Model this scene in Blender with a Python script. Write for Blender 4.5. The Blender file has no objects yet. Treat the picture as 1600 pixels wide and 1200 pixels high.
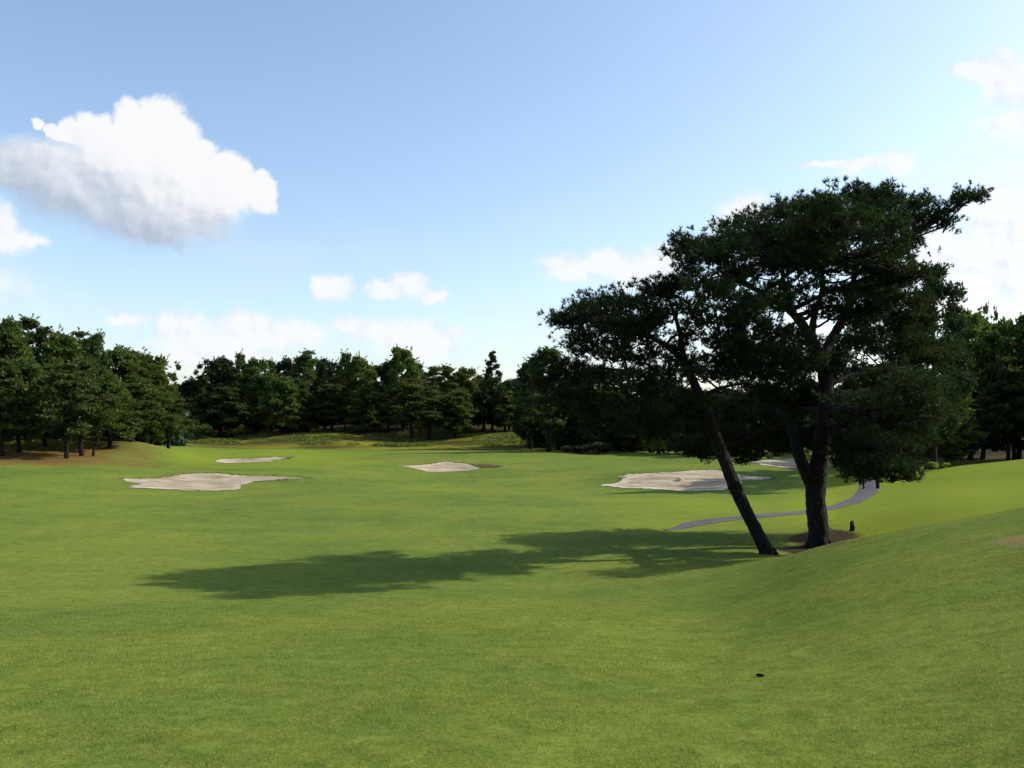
import bpy, math, random
import numpy as np
from mathutils import Vector, geometry

# ------------------------------------------------------------------ camera, light, exposure
F = 1350.0            # focal length in photo pixels (photo 1600 x 1200)
HZ = 665.0            # horizon row
CZ = 3.05             # camera height above the hollow of the fairway
scn = bpy.context.scene
C = scn.collection
cam_d = bpy.data.cameras.new("camera")
cam = bpy.data.objects.new("camera", cam_d)
C.objects.link(cam)
cam.location = (0, 0, CZ)
cam.rotation_euler = (math.radians(90), 0, 0)
cam_d.sensor_width = 36
cam_d.lens = 36 * F / 1600
cam_d.shift_y = (HZ - 600) / 1600
cam_d.clip_start = 0.05
cam_d.clip_end = 8000
scn.camera = cam

SUN_AZ, SUN_EL = math.radians(76), math.radians(33.5)     # azimuth from +Y towards +X
sun_d = bpy.data.lights.new("sun", 'SUN')
sun = bpy.data.objects.new("sun", sun_d)
C.objects.link(sun)
sun_d.energy = 3.6
sun_d.angle = math.radians(0.53)
sun_d.color = (1.0, 0.945, 0.86)
sdir = Vector((math.sin(SUN_AZ) * math.cos(SUN_EL), math.cos(SUN_AZ) * math.cos(SUN_EL), math.sin(SUN_EL)))
sun.rotation_euler = sdir.to_track_quat('Z', 'Y').to_euler()
sun.location = (30, 20, 40)

scn.view_settings.view_transform = 'Standard'
scn.view_settings.look = 'None'
scn.view_settings.gamma = 1
scn.view_settings.use_curve_mapping = False
scn.view_settings.exposure = 0.74
SKY = 0.14
scn.cycles.max_bounces = 6
scn.cycles.transparent_max_bounces = 8
scn.cycles.sample_clamp_indirect = 4


class G:
    """short-hand for building node trees"""
    def __init__(s, nt):
        s.nt = nt
        nt.nodes.clear()

    def n(s, t, **k):
        nd = s.nt.nodes.new(t)
        for a, b in k.items():
            setattr(nd, a, b)
        return nd

    def put(s, sock, v):
        if v is None:
            return
        if isinstance(v, bpy.types.NodeSocket):
            s.nt.links.new(v, sock)
        elif isinstance(v, (tuple, list)) and len(v) == 3 and len(sock.default_value) == 4:
            sock.default_value = (*v, 1)
        else:
            sock.default_value = v

    def m(s, op, a, b=None, c=None, clamp=False):
        nd = s.n('ShaderNodeMath', operation=op, use_clamp=clamp)
        for i, v in enumerate((a, b, c)):
            s.put(nd.inputs[i], v)
        return nd.outputs[0]

    def v(s, op, a, b=None, out=0):
        nd = s.n('ShaderNodeVectorMath', operation=op)
        s.put(nd.inputs[0], a)
        if b is not None:
            s.put(nd.inputs[1], b)
        return nd.outputs[out]

    def mix(s, f, a, b, blend='MIX'):
        nd = s.n('ShaderNodeMix', data_type='RGBA', blend_type=blend)
        nd.clamp_factor = True
        s.put(nd.inputs[0], f)
        s.put(nd.inputs[6], a)
        s.put(nd.inputs[7], b)
        return nd.outputs[2]

    def step(s, x, a, b, lo=0.0, hi=1.0):
        nd = s.n('ShaderNodeMapRange', interpolation_type='SMOOTHSTEP')
        for i, v in enumerate((x, a, b, lo, hi)):
            s.put(nd.inputs[i], v)
        return nd.outputs[0]

    def noise(s, vec, scale, detail=4, rough=0.55, out=0, dims='3D'):
        nd = s.n('ShaderNodeTexNoise', noise_dimensions=dims)
        s.put(nd.inputs['Vector'], vec)
        nd.inputs['Scale'].default_value = scale
        nd.inputs['Detail'].default_value = detail
        nd.inputs['Roughness'].default_value = rough
        return nd.outputs[out]

    def attr(s, name, out='Fac'):
        return s.n('ShaderNodeAttribute', attribute_name=name).outputs[out]


# ------------------------------------------------------------------ sky with cumulus (by direction: azimuth, elevation)
def angles(px, py):
    a = math.atan((px - 800) / F)
    return a * 1350, math.atan((HZ - py) / F * math.cos(a)) * 1350


def build_world():
    w = bpy.data.worlds.new("World")
    scn.world = w
    w.use_nodes = True
    g = G(w.node_tree)
    sky = g.n('ShaderNodeTexSky', sky_type='NISHITA')
    sky.sun_disc = False
    sky.sun_elevation = SUN_EL
    sky.sun_rotation = SUN_AZ
    sky.altitude = 50
    sky.air_density = 1.0
    sky.dust_density = 1.5
    sky.ozone_density = 1.2
    d = g.n('ShaderNodeTexCoord').outputs['Generated']
    sx = g.n('ShaderNodeSeparateXYZ')
    g.put(sx.inputs[0], d)
    az = g.m('MULTIPLY', g.m('ARCTAN2', sx.outputs[0], sx.outputs[1]), 1350)
    el = g.m('MULTIPLY', g.m('ARCSINE', sx.outputs[2]), 1350)
    cb = g.n('ShaderNodeCombineXYZ')
    g.put(cb.inputs[0], az)
    g.put(cb.inputs[1], el)
    p = cb.outputs[0]

    def warp(p, scale, amp, detail=5, rough=0.6):
        nz = g.v('SUBTRACT', g.noise(p, scale, detail, rough, 1), (0.5, 0.5, 0.5))
        return g.v('ADD', p, g.v('MULTIPLY', nz, (amp, amp, 0)))

    pw = warp(p, 0.018, 52, 5, 0.55)
    ps = warp(p, 0.022, 46, 6, 0.6)

    def field(pp, puffs, k=0.12):
        f = None
        for q in puffs:
            px, py, rx = q[:3]
            ry = q[3] if len(q) > 3 else rx
            if puffs is small:
                rx, ry = rx * 1.25, ry * 1.3
            a, e = angles(px, py)
            dd = g.v('MULTIPLY', g.v('SUBTRACT', pp, (a, e, 0)), (1 / rx, 1 / ry, 0))
            ln = g.v('LENGTH', dd, out=1)
            f = ln if f is None else g.m('SMOOTH_MIN', f, ln, k)
        return g.m('SUBTRACT', 1.0, f)

    big = [(203, 190, 34), (250, 188, 40), (283, 215, 36), (225, 228, 62), (300, 245, 42), (318, 226, 14),
           (350, 262, 26), (374, 278, 28), (400, 298, 30), (414, 284, 19), (408, 318, 22), (345, 300, 52),
           (280, 285, 62), (118, 204, 25, 22), (90, 208, 20, 16), (150, 200, 28, 26), (59, 195, 9), (170, 235, 46)]
    soft = [(62, 262, 92, 44), (130, 285, 110, 70), (220, 312, 120, 74), (295, 325, 88, 56), (245, 350, 82, 40), (18, 278, 60, 22)]
    small = [(-12, 345, 36, 30), (12, 374, 34, 20), (48, 379, 18, 9), (515, 453, 26, 20), (531, 450, 20, 18), (500, 446, 14, 14),
             (640, 448, 32, 18), (600, 452, 34, 13), (678, 462, 26, 13), (200, 499, 28, 12),
             (262, 512, 24, 24), (296, 522, 46, 30), (372, 508, 30, 24), (402, 524, 54, 32), (444, 520, 38, 26), (482, 526, 30, 22),
             (545, 506, 34, 15), (600, 514, 60, 22), (650, 532, 60, 34), (712, 511, 17, 7), (688, 530, 36, 24), (330, 548, 90, 34),
             (900, 418, 60, 22), (952, 412, 56, 24), (1000, 424, 60, 24), (1040, 408, 40, 26), (1162, 334, 42, 30), (1152, 352, 46, 18),
             (1350, 258, 34, 13), (1408, 252, 22, 16), (1295, 252, 44, 6), (1520, 107, 26, 16), (1562, 110, 34, 26), (1590, 128, 44, 34),
             (1578, 190, 40, 14), (1570, 335, 70, 46), (1540, 396, 60, 34), (1596, 420, 60, 50), (1470, 400, 60, 40), (1500, 470, 90, 34),
             (1700, 200, 90, 50), (1780, 420, 160, 80), (-150, 430, 130, 50), (-320, 250, 170, 80), (1950, 60, 180, 90)]
    fb = field(pw, big)
    fs = field(ps, soft, 0.25)
    fm = field(ps, small, 0.15)
    fine = g.noise(p, 0.055, 6, 0.6)
    fbz = g.m('ADD', fb, g.m('MULTIPLY', g.m('SUBTRACT', fine, 0.5), 0.30))
    ab = g.step(fbz, -0.02, 0.34)
    asf = g.m('MULTIPLY', g.step(g.m('ADD', fs, g.m('MULTIPLY', g.m('SUBTRACT', fine, 0.5), 0.2)), -0.06, 0.52), 0.97)
    am = g.m('MULTIPLY', g.step(g.m('ADD', fm, g.m('MULTIPLY', g.m('SUBTRACT', fine, 0.5), 0.40)), -0.03, 0.58), 0.92)
    # thin veil round the far lower sky
    veil = g.m('MULTIPLY', g.step(g.noise(g.v('MULTIPLY', p, (0.5, 1.6, 1)), 0.006, 5, 0.5), 0.44, 0.72), g.step(el, 420, 60))
    veil = g.m('MULTIPLY', veil, 0.55)
    bank = g.m('MULTIPLY', g.step(g.m('ADD', g.m('ABSOLUTE', g.m('SUBTRACT', el, 105)), g.m('MULTIPLY', g.noise(p, 0.012, 5, 0.6), 120)), 150, 40), 0.28)
    veil = g.m('MAXIMUM', veil, bank)
    abig = g.m('MAXIMUM', ab, asf)
    # light on the big cloud: brighter to the sun's side and on its billows, grey underneath
    billow = g.m('SUBTRACT', g.noise(p, 0.02, 5, 0.5), g.noise(g.v('ADD', p, (9, 8, 0)), 0.02, 5, 0.5))
    ca, ce = angles(205, 292)
    pl = g.v('DOT_PRODUCT', g.v('SUBTRACT', g.v('ADD', g.v('MULTIPLY', pw, (0.5, 0.5, 0)), g.v('MULTIPLY', p, (0.5, 0.5, 0))), (ca, ce, 0)), (0.0034, 0.0120, 0), out=1)
    lit = g.m('ADD', pl, g.m('MULTIPLY', billow, 2.0))
    lit = g.m('ADD', lit, g.m('MULTIPLY', g.step(g.m('SUBTRACT', ab, abig), -0.5, 0.0), 0.15))
    cbig = g.mix(g.step(lit, -1.0, 0.75), (0.47, 0.55, 0.68), (0.95, 0.96, 0.98))
    csm = g.mix(g.step(g.m('ADD', g.m('MULTIPLY', billow, 3.2), g.m('MULTIPLY', fm, 0.9)), -0.3, 0.7), (0.76, 0.84, 0.96), (0.97, 0.98, 1.0))
    # hazy, slightly whitened air low down
    skyc = g.v('MULTIPLY', sky.outputs[0], (SKY_T[0], SKY_T[1], SKY_T[2]))
    k = 1.0 / SKY / 2 ** scn.view_settings.exposure
    def up(c):
        return g.v('MULTIPLY', c, (k, k, k))
    col = g.mix(g.m('MAXIMUM', am, veil), skyc, up(csm))
    col = g.mix(abig, col, up(cbig))
    bg = g.n('ShaderNodeBackground')
    g.put(bg.inputs[0], col)
    bg.inputs[1].default_value = SKY
    g.put(g.n('ShaderNodeOutputWorld').inputs[0], bg.outputs[0])


SKY_T = (1.0, 1.0, 1.0)
build_world()

# ------------------------------------------------------------------ mesh helpers
rng = np.random.default_rng(11)


def tag(o, label=None, cat=None, group=None, kind=None):
    for k, v in (('label', label), ('category', cat), ('group', group), ('kind', kind)):
        if v:
            o[k] = v
    return o


def empty(name, loc, rz=0):
    o = bpy.data.objects.new(name, None)
    C.objects.link(o)
    o.location = loc
    o.rotation_euler = (0, 0, rz)
    o.empty_display_size = 0.3
    return o


def mesh_np(name, V, faces, mat, attrs=None, smooth=False):
    """faces: list of (M,k) index arrays"""
    me = bpy.data.meshes.new(name)
    V = np.asarray(V, np.float32)
    me.vertices.add(len(V))
    me.vertices.foreach_set('co', V.ravel())
    idx = np.concatenate([f.ravel() for f in faces]).astype(np.int32)
    tot = np.concatenate([np.full(len(f), f.shape[1], np.int32) for f in faces])
    st = np.concatenate([[0], np.cumsum(tot)[:-1]]).astype(np.int32)
    me.loops.add(len(idx))
    me.loops.foreach_set('vertex_index', idx)
    me.polygons.add(len(tot))
    me.polygons.foreach_set('loop_start', st)
    me.polygons.foreach_set('loop_total', tot)
    if smooth:
        me.polygons.foreach_set('use_smooth', np.ones(len(tot), bool))
    me.update(calc_edges=True)
    for k, a in (attrs or {}).items():
        at = me.attributes.new(k, 'FLOAT', 'POINT')
        at.data.foreach_set('value', np.asarray(a, np.float32))
    if mat:
        me.materials.append(mat)
    return me


def link(name, me, parent=None, loc=None):
    o = bpy.data.objects.new(name, me)
    C.objects.link(o)
    if parent:
        o.parent = parent
    if loc is not None:
        o.location = loc
    return o


class Tubes:
    """tapered, slightly lumpy limbs collected into one mesh"""
    def __init__(s):
        s.V, s.Fc, s.n = [], [], 0

    def add(s, pts, rad, sides=8, lump=0.0, sub=3):
        pts = np.asarray(pts, float)
        rad = np.asarray(rad, float)
        if len(pts) > 2 and sub > 1:                      # Catmull-Rom
            P = np.vstack([2 * pts[0] - pts[1], pts, 2 * pts[-1] - pts[-2]])
            out, ro = [], []
            for i in range(len(pts) - 1):
                for t in np.linspace(0, 1, sub, endpoint=False):
                    p0, p1, p2, p3 = P[i:i + 4]
                    out.append(0.5 * (2 * p1 + (p2 - p0) * t + (2 * p0 - 5 * p1 + 4 * p2 - p3) * t * t + (3 * p1 - p0 - 3 * p2 + p3) * t ** 3))
                    ro.append(rad[i] * (1 - t) + rad[i + 1] * t)
            out.append(pts[-1])
            ro.append(rad[-1])
            pts, rad = np.array(out), np.array(ro)
        T = np.gradient(pts, axis=0)
        T /= np.linalg.norm(T, axis=1)[:, None] + 1e-9
        ref = np.array([0.0, 1, 0]) if abs(T[0][1]) < 0.8 else np.array([1.0, 0, 0])
        A = np.cross(T, ref)
        A /= np.linalg.norm(A, axis=1)[:, None] + 1e-9
        B = np.cross(T, A)
        th = np.linspace(0, 2 * np.pi, sides, endpoint=False)
        ring = np.cos(th)[None, :, None] * A[:, None] + np.sin(th)[None, :, None] * B[:, None]
        r = rad[:, None] * (1 + lump * rng.normal(size=(len(pts), sides)))
        V = pts[:, None] + ring * r[..., None]
        n = len(pts)
        i = np.arange(n - 1)[:, None] * sides
        j = np.arange(sides)[None]
        jn = (j + 1) % sides
        f = np.stack([i + j, i + jn, i + jn + sides, i + j + sides], -1).reshape(-1, 4) + s.n
        s.V.append(V.reshape(-1, 3))
        s.V.append(pts[-1:] + T[-1:] * rad[-1])
        tip = s.n + n * sides
        base = s.n + (n - 1) * sides
        s.Fc.append(f)
        s.T = getattr(s, 'T', [])
        s.T.append(np.stack([base + j[0], base + jn[0], np.full(sides, tip)], -1))
        s.n += n * sides + 1

    def mesh(s, name, mat):
        return mesh_np(name, np.concatenate(s.V), [np.concatenate(s.Fc), np.concatenate(s.T)], mat, smooth=True)


def unit(v):
    return v / (np.linalg.norm(v, axis=-1, keepdims=True) + 1e-9)


def tris(c, d, L, W, tint):
    """one slim triangle (needle or blade) at each c pointing along d"""
    n = len(c)
    r = unit(rng.normal(size=(n, 3)))
    s = unit(np.cross(d, r)) * W[:, None]
    V = np.stack([c - s, c + s, c + d * L[:, None]], 1).reshape(-1, 3)
    return V, np.arange(3 * n).reshape(-1, 3), np.repeat(tint, 3)


def leaves(c, d, L, W, tint):
    """one small diamond-shaped leaf spray at each c, four corners, folded a little"""
    n = len(c)
    r = unit(rng.normal(size=(n, 3)))
    s = unit(np.cross(d, r))
    nn = np.cross(d, s)
    L, W = L[:, None], W[:, None]
    V = np.stack([c - d * L * 0.5, c + s * W + nn * L * 0.12, c + d * L * 0.5, c - s * W + nn * L * 0.12], 1).reshape(-1, 3)
    return V, np.arange(4 * n).reshape(-1, 4), np.repeat(tint, 4)


# ------------------------------------------------------------------ terrain
def wx(px, Y):
    return (px - 800) / F * Y


def lerp_prof(Y):
    ys = [0, 2, 4, 8, 12, 16, 20, 30, 38, 45, 52, 60, 70, 80, 88, 98, 108, 118, 135, 170, 260, 500, 4000]
    zs = [-1.55, -1.57, -1.6, -2.0, -2.5, -2.9, -3.05, -3.08, -3.08, -2.93, -2.8, -2.75, -2.55, -2.38, -2.75, -2.0, -1.0, -0.2, 0.6, 1.2, 2, 3, 3]
    # smooth version of the piecewise profile
    d = 0
    for w in (-0.08, -0.04, 0, 0.04, 0.08):
        d = d + np.interp(Y * (1 + w), ys, zs)
    return d / 5


ctrl = []   # px, Y, z relative to the camera


def cp(px, py, Y):
    ctrl.append((wx(px, Y), Y, -(py - HZ) / F * Y))


def cz(px, Y, z):
    ctrl.append((wx(px, Y), Y, z))


def keep(px, Y):
    ctrl.append((wx(px, Y), Y, float(lerp_prof(np.array(Y)))))


for px in (-500, 100, 500, 900):
    for Y in (4, 8, 12, 16, 22, 30):
        keep(px, Y)
for px in (500, 820, 1050):
    for Y in (38, 68, 80, 88, 98, 110, 135):
        keep(px, Y)
keep(1150, 4); keep(1150, 9); cz(1180, 13, -2.35); cz(1140, 16.5, -2.72)
cz(1600, 3, -1.5); cz(1600, 8.2, -1.42); cz(1600, 14, -1.36); cz(1440, 8, -1.62); cz(1440, 14.5, -1.72); cz(1300, 9, -1.84)
cz(1300, 15.5, -2.12); cz(1230, 16.5, -2.5); cz(1800, 14, -1.0); cz(1800, 6, -1.25)
cz(1600, 18, -2.05); cz(1440, 18, -2.45); cz(1300, 19.5, -3.0); cz(1200, 19.5, -2.96); cz(1280, 22, -3.12); cz(1200, 24, -3.1)
cz(1350, 24, -2.97); cz(1100, 22, -3.08); cz(1450, 25, -2.5); cz(1600, 24, -2.1)
cp(1060, 825, 27); cp(1180, 808, 29); cp(1290, 796, 31); cp(1345, 780, 34.5); cp(1362, 765, 38); cp(1360, 750, 42)
cp(1300, 720, 52); cp(1300, 745, 44); cp(1450, 770, 31); cp(1600, 755, 31); cp(1600, 718, 42); cp(1500, 729, 42); cp(1440, 741, 41)
cp(1780, 690, 42); cz(1780, 24, -1.6); cz(1450, 50, -2.65); cz(1600, 52, -2.35); cz(1500, 62, -1.9); cz(1700, 60, -1.6); cz(1500, 80, -1.2); cz(1700, 80, -0.8)
cz(1300, 65, -2.2); cz(1300, 85, -1.7); cz(1200, 110, -1.5); cz(1500, 120, -0.4)
# bunkers: near edges low, far edges flashed up
cp(200, 758, 43); cp(300, 767, 41); cp(380, 766, 41.5); cp(200, 747, 46); cp(300, 740, 48); cp(440, 746, 46.5); cp(300, 731, 53)
cp(960, 760, 43.5); cp(1060, 768, 41); cp(1180, 762, 42); cp(1000, 742, 46.5); cp(1100, 737, 47.5); cp(1200, 746, 46); cp(1080, 730, 53)
cp(690, 738, 56); cp(640, 731, 57); cp(700, 722, 62); cp(760, 730, 59); cp(720, 712, 72)
cp(340, 723, 61); cp(430, 718, 63); cp(400, 715, 67); cp(400, 707, 76)
cp(1200, 731, 52); cp(1250, 732, 52); cp(1200, 719, 57); cp(1250, 718, 58)
# left bank under the pines
cp(0, 765, 38); cp(0, 738, 46); cp(0, 712, 55); cp(0, 692, 62); cp(150, 715, 56); cp(150, 698, 62); cp(215, 690, 64); cp(260, 700, 66); cp(300, 708, 72)
cp(-200, 720, 50); cp(-200, 690, 60); cz(100, 80, -1.0); cz(-100, 90, -0.7); cz(100, 110, -0.9); cp(250, 722, 58); cp(150, 735, 48)
cp(300, 700, 84); cp(300, 692, 98); cp(480, 700, 90); cz(350, 120, -0.8)
ctrl = np.array(ctrl)


def warpc(X, Y):
    r = np.hypot(X, Y)
    return np.stack([np.arctan2(X, Y) * 1.6, np.log(r + 5)], -1)


def _k(d2):
    return 0.5 * d2 * np.log(d2 + 1e-12)


_pc = warpc(ctrl[:, 0], ctrl[:, 1])
_res = ctrl[:, 2] - lerp_prof(ctrl[:, 1])
_K = _k(((_pc[:, None] - _pc[None]) ** 2).sum(-1)) + np.eye(len(_pc)) * 4e-4
_P = np.hstack([np.ones((len(_pc), 1)), _pc])
_A = np.block([[_K, _P], [_P.T, np.zeros((3, 3))]])
_W = np.linalg.solve(_A, np.concatenate([_res, np.zeros(3)]))


def vnoise(X, Y, scale, seed):
    """smooth value noise for gentle undulation"""
    X, Y = X / scale + seed * 17.3, Y / scale + seed * 5.1
    xi, yi = np.floor(X), np.floor(Y)
    fx, fy = X - xi, Y - yi
    fx, fy = fx * fx * (3 - 2 * fx), fy * fy * (3 - 2 * fy)

    def h(a, b):
        return np.modf(np.abs(np.sin(a * 127.1 + b * 311.7 + seed * 74.7) * 43758.5453))[0]
    return (h(xi, yi) * (1 - fx) + h(xi + 1, yi) * fx) * (1 - fy) + (h(xi, yi + 1) * (1 - fx) + h(xi + 1, yi + 1) * fx) * fy - 0.5


def sm(x, a, b):
    t = np.clip((x - a) / (b - a), 0, 1)
    return t * t * (3 - 2 * t)


def terr(X, Y):
    """world height of the ground (camera stands at z = CZ)"""
    X, Y = np.asarray(X, float), np.asarray(Y, float)
    shp = X.shape
    x, y = X.ravel(), Y.ravel()
    out = np.empty(len(x))
    for i in range(0, len(x), 20000):
        a, b = x[i:i + 20000], y[i:i + 20000]
        p = warpc(a, b)
        k = _k(((p[:, None] - _pc[None]) ** 2).sum(-1))
        res = k @ _W[:-3] + _W[-3] + p @ _W[-2:]
        r = np.hypot(a, b)
        ang = np.abs(np.arctan2(a, b))
        fade = (1 - sm(r, 150, 260)) * (1 - sm(ang, 0.85, 1.5)) * sm(r, 0.5, 2.5)
        res = np.clip(res, -3, 3) * fade
        prof = lerp_prof(np.maximum(r * np.clip(np.cos(ang * 0.8), 0.3, 1), 0))
        prof = np.where(b > 0, lerp_prof(np.maximum(b, 0)) * (1 - sm(ang, .8, 1.4)) + prof * sm(ang, .8, 1.4), prof)
        z = prof + res + CZ
        far = sm(b, 96, 112)
        z = z + 0.16 * vnoise(a, b, 9, 1) * sm(r, 12, 30) + 0.05 * vnoise(a, b, 2.7, 2) * sm(r, 7, 15) + sm(b, 86, 100) * (0.9 * vnoise(a, b, 12, 3) + 0.35 * vnoise(a, b, 5, 5))
        z = z + 0.02 * vnoise(a, b, 0.9, 4)
        out[i:i + 20000] = z
    return out.reshape(shp)


def hit(px, py):
    """where the line through photo pixel (px, py) meets the ground"""
    Y = np.geomspace(3, 200, 900)
    z = terr(wx(px, Y), Y)
    ray = CZ - (py - HZ) / F * Y
    k = np.argmax(ray < z)
    return np.array([wx(px, Y[k]), Y[k], z[k]])


def hits(l):
    return np.array([hit(*q) for q in l])


# outlines of sand, soil and path, laid on the ground
SAND = {
    'left': [(192, 749), (215, 749), (250, 748), (285, 741), (310, 739.5), (345, 741), (385, 744), (430, 745), (486, 748), (440, 751), (395, 753), (376, 758), (378, 764), (365, 767), (320, 767), (260, 766), (200, 762), (215, 757), (196, 753)],
    'far': [(336, 722), (350, 718), (400, 716.5), (430, 714.5), (468, 714.5), (440, 718), (422, 722), (380, 723.5), (345, 723.5)],
    'centre': [(622, 729), (668, 726.5), (690, 722), (702, 721.5), (720, 724), (748, 729), (742, 735), (700, 738), (670, 737.5), (655, 734), (640, 731)],
    'right': [(938, 759), (965, 755), (978, 751), (966, 745), (985, 742), (1040, 739), (1075, 736.5), (1120, 735), (1150, 741), (1205, 745), (1207, 749), (1190, 751), (1160, 752), (1150, 762), (1130, 767), (1060, 768), (1000, 764), (960, 762)],
    'beyond': [(1176, 722), (1200, 718), (1240, 717), (1262, 720), (1300, 722), (1300, 729), (1255, 731), (1215, 730), (1188, 727)],
}


def densify(P, step, amp, seed):
    r = np.random.default_rng(seed)
    n = len(P)
    out = []
    for i in range(n):
        a, b = P[i, :2], P[(i + 1) % n, :2]
        L = np.linalg.norm(b - a)
        k = max(1, int(L / step))
        nrm = np.array([b[1] - a[1], a[0] - b[0]]) / (L + 1e-9)
        for j in range(k):
            t = j / k
            q = a + (b - a) * t
            out.append(q + nrm * amp * (vnoise(np.array(q[0]), np.array(q[1]), 0.9, seed) * 1.6 + r.normal() * 0.22))
    return np.array(out)


def inside(poly, x, y):
    c = np.zeros(x.shape, bool)
    j = len(poly) - 1
    for i in range(len(poly)):
        xi, yi = poly[i]
        xj, yj = poly[j]
        m = ((yi > y) != (yj > y)) & (x < (xj - xi) * (y - yi) / (yj - yi + 1e-12) + xi)
        c ^= m
        j = i
    return c


def edge_dist(poly, x, y):
    d = np.full(x.shape, 1e9)
    for i in range(len(poly)):
        a, b = poly[i], poly[(i + 1) % len(poly)]
        ab = b - a
        t = np.clip(((x - a[0]) * ab[0] + (y - a[1]) * ab[1]) / (ab @ ab + 1e-12), 0, 1)
        d = np.minimum(d, np.hypot(x - a[0] - ab[0] * t, y - a[1] - ab[1] * t))
    return d


sand_poly = {k: densify(hits(v), 0.16, 0.28, i + 3) for i, (k, v) in enumerate(SAND.items())}
path_px = [(1040, 829), (1100, 816), (1180, 807), (1240, 802), (1290, 796), (1325, 788), (1350, 776), (1359, 764), (1358, 752), (1352, 744)]
path_c = hits(path_px)
path_c = np.vstack([path_c, [[wx(1358, 47), 47, 0], [wx(1395, 51), 51, 0], [wx(1450, 53), 53, 0], [wx(1530, 53), 53, 0], [wx(1620, 51), 51, 0], [wx(1760, 50), 50, 0], [wx(2000, 49), 49, 0]]])
soil_poly = densify(hits([(1200, 857), (1225, 838), (1262, 826), (1295, 813), (1320, 826), (1360, 834), (1362, 842), (1330, 850), (1270, 862)]), 0.12, 0.35, 31)
dirt_c = densify(hits([(716, 722), (745, 725), (765, 727), (790, 729), (775, 731), (748, 731), (735, 727)]), 0.14, 0.2, 37)
bare_poly = densify(hits([(1400, 864), (1470, 851), (1540, 838), (1580, 826), (1640, 818), (1700, 850), (1640, 896), (1580, 890), (1528, 876), (1490, 862)]), 0.1, 0.6, 33)


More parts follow.
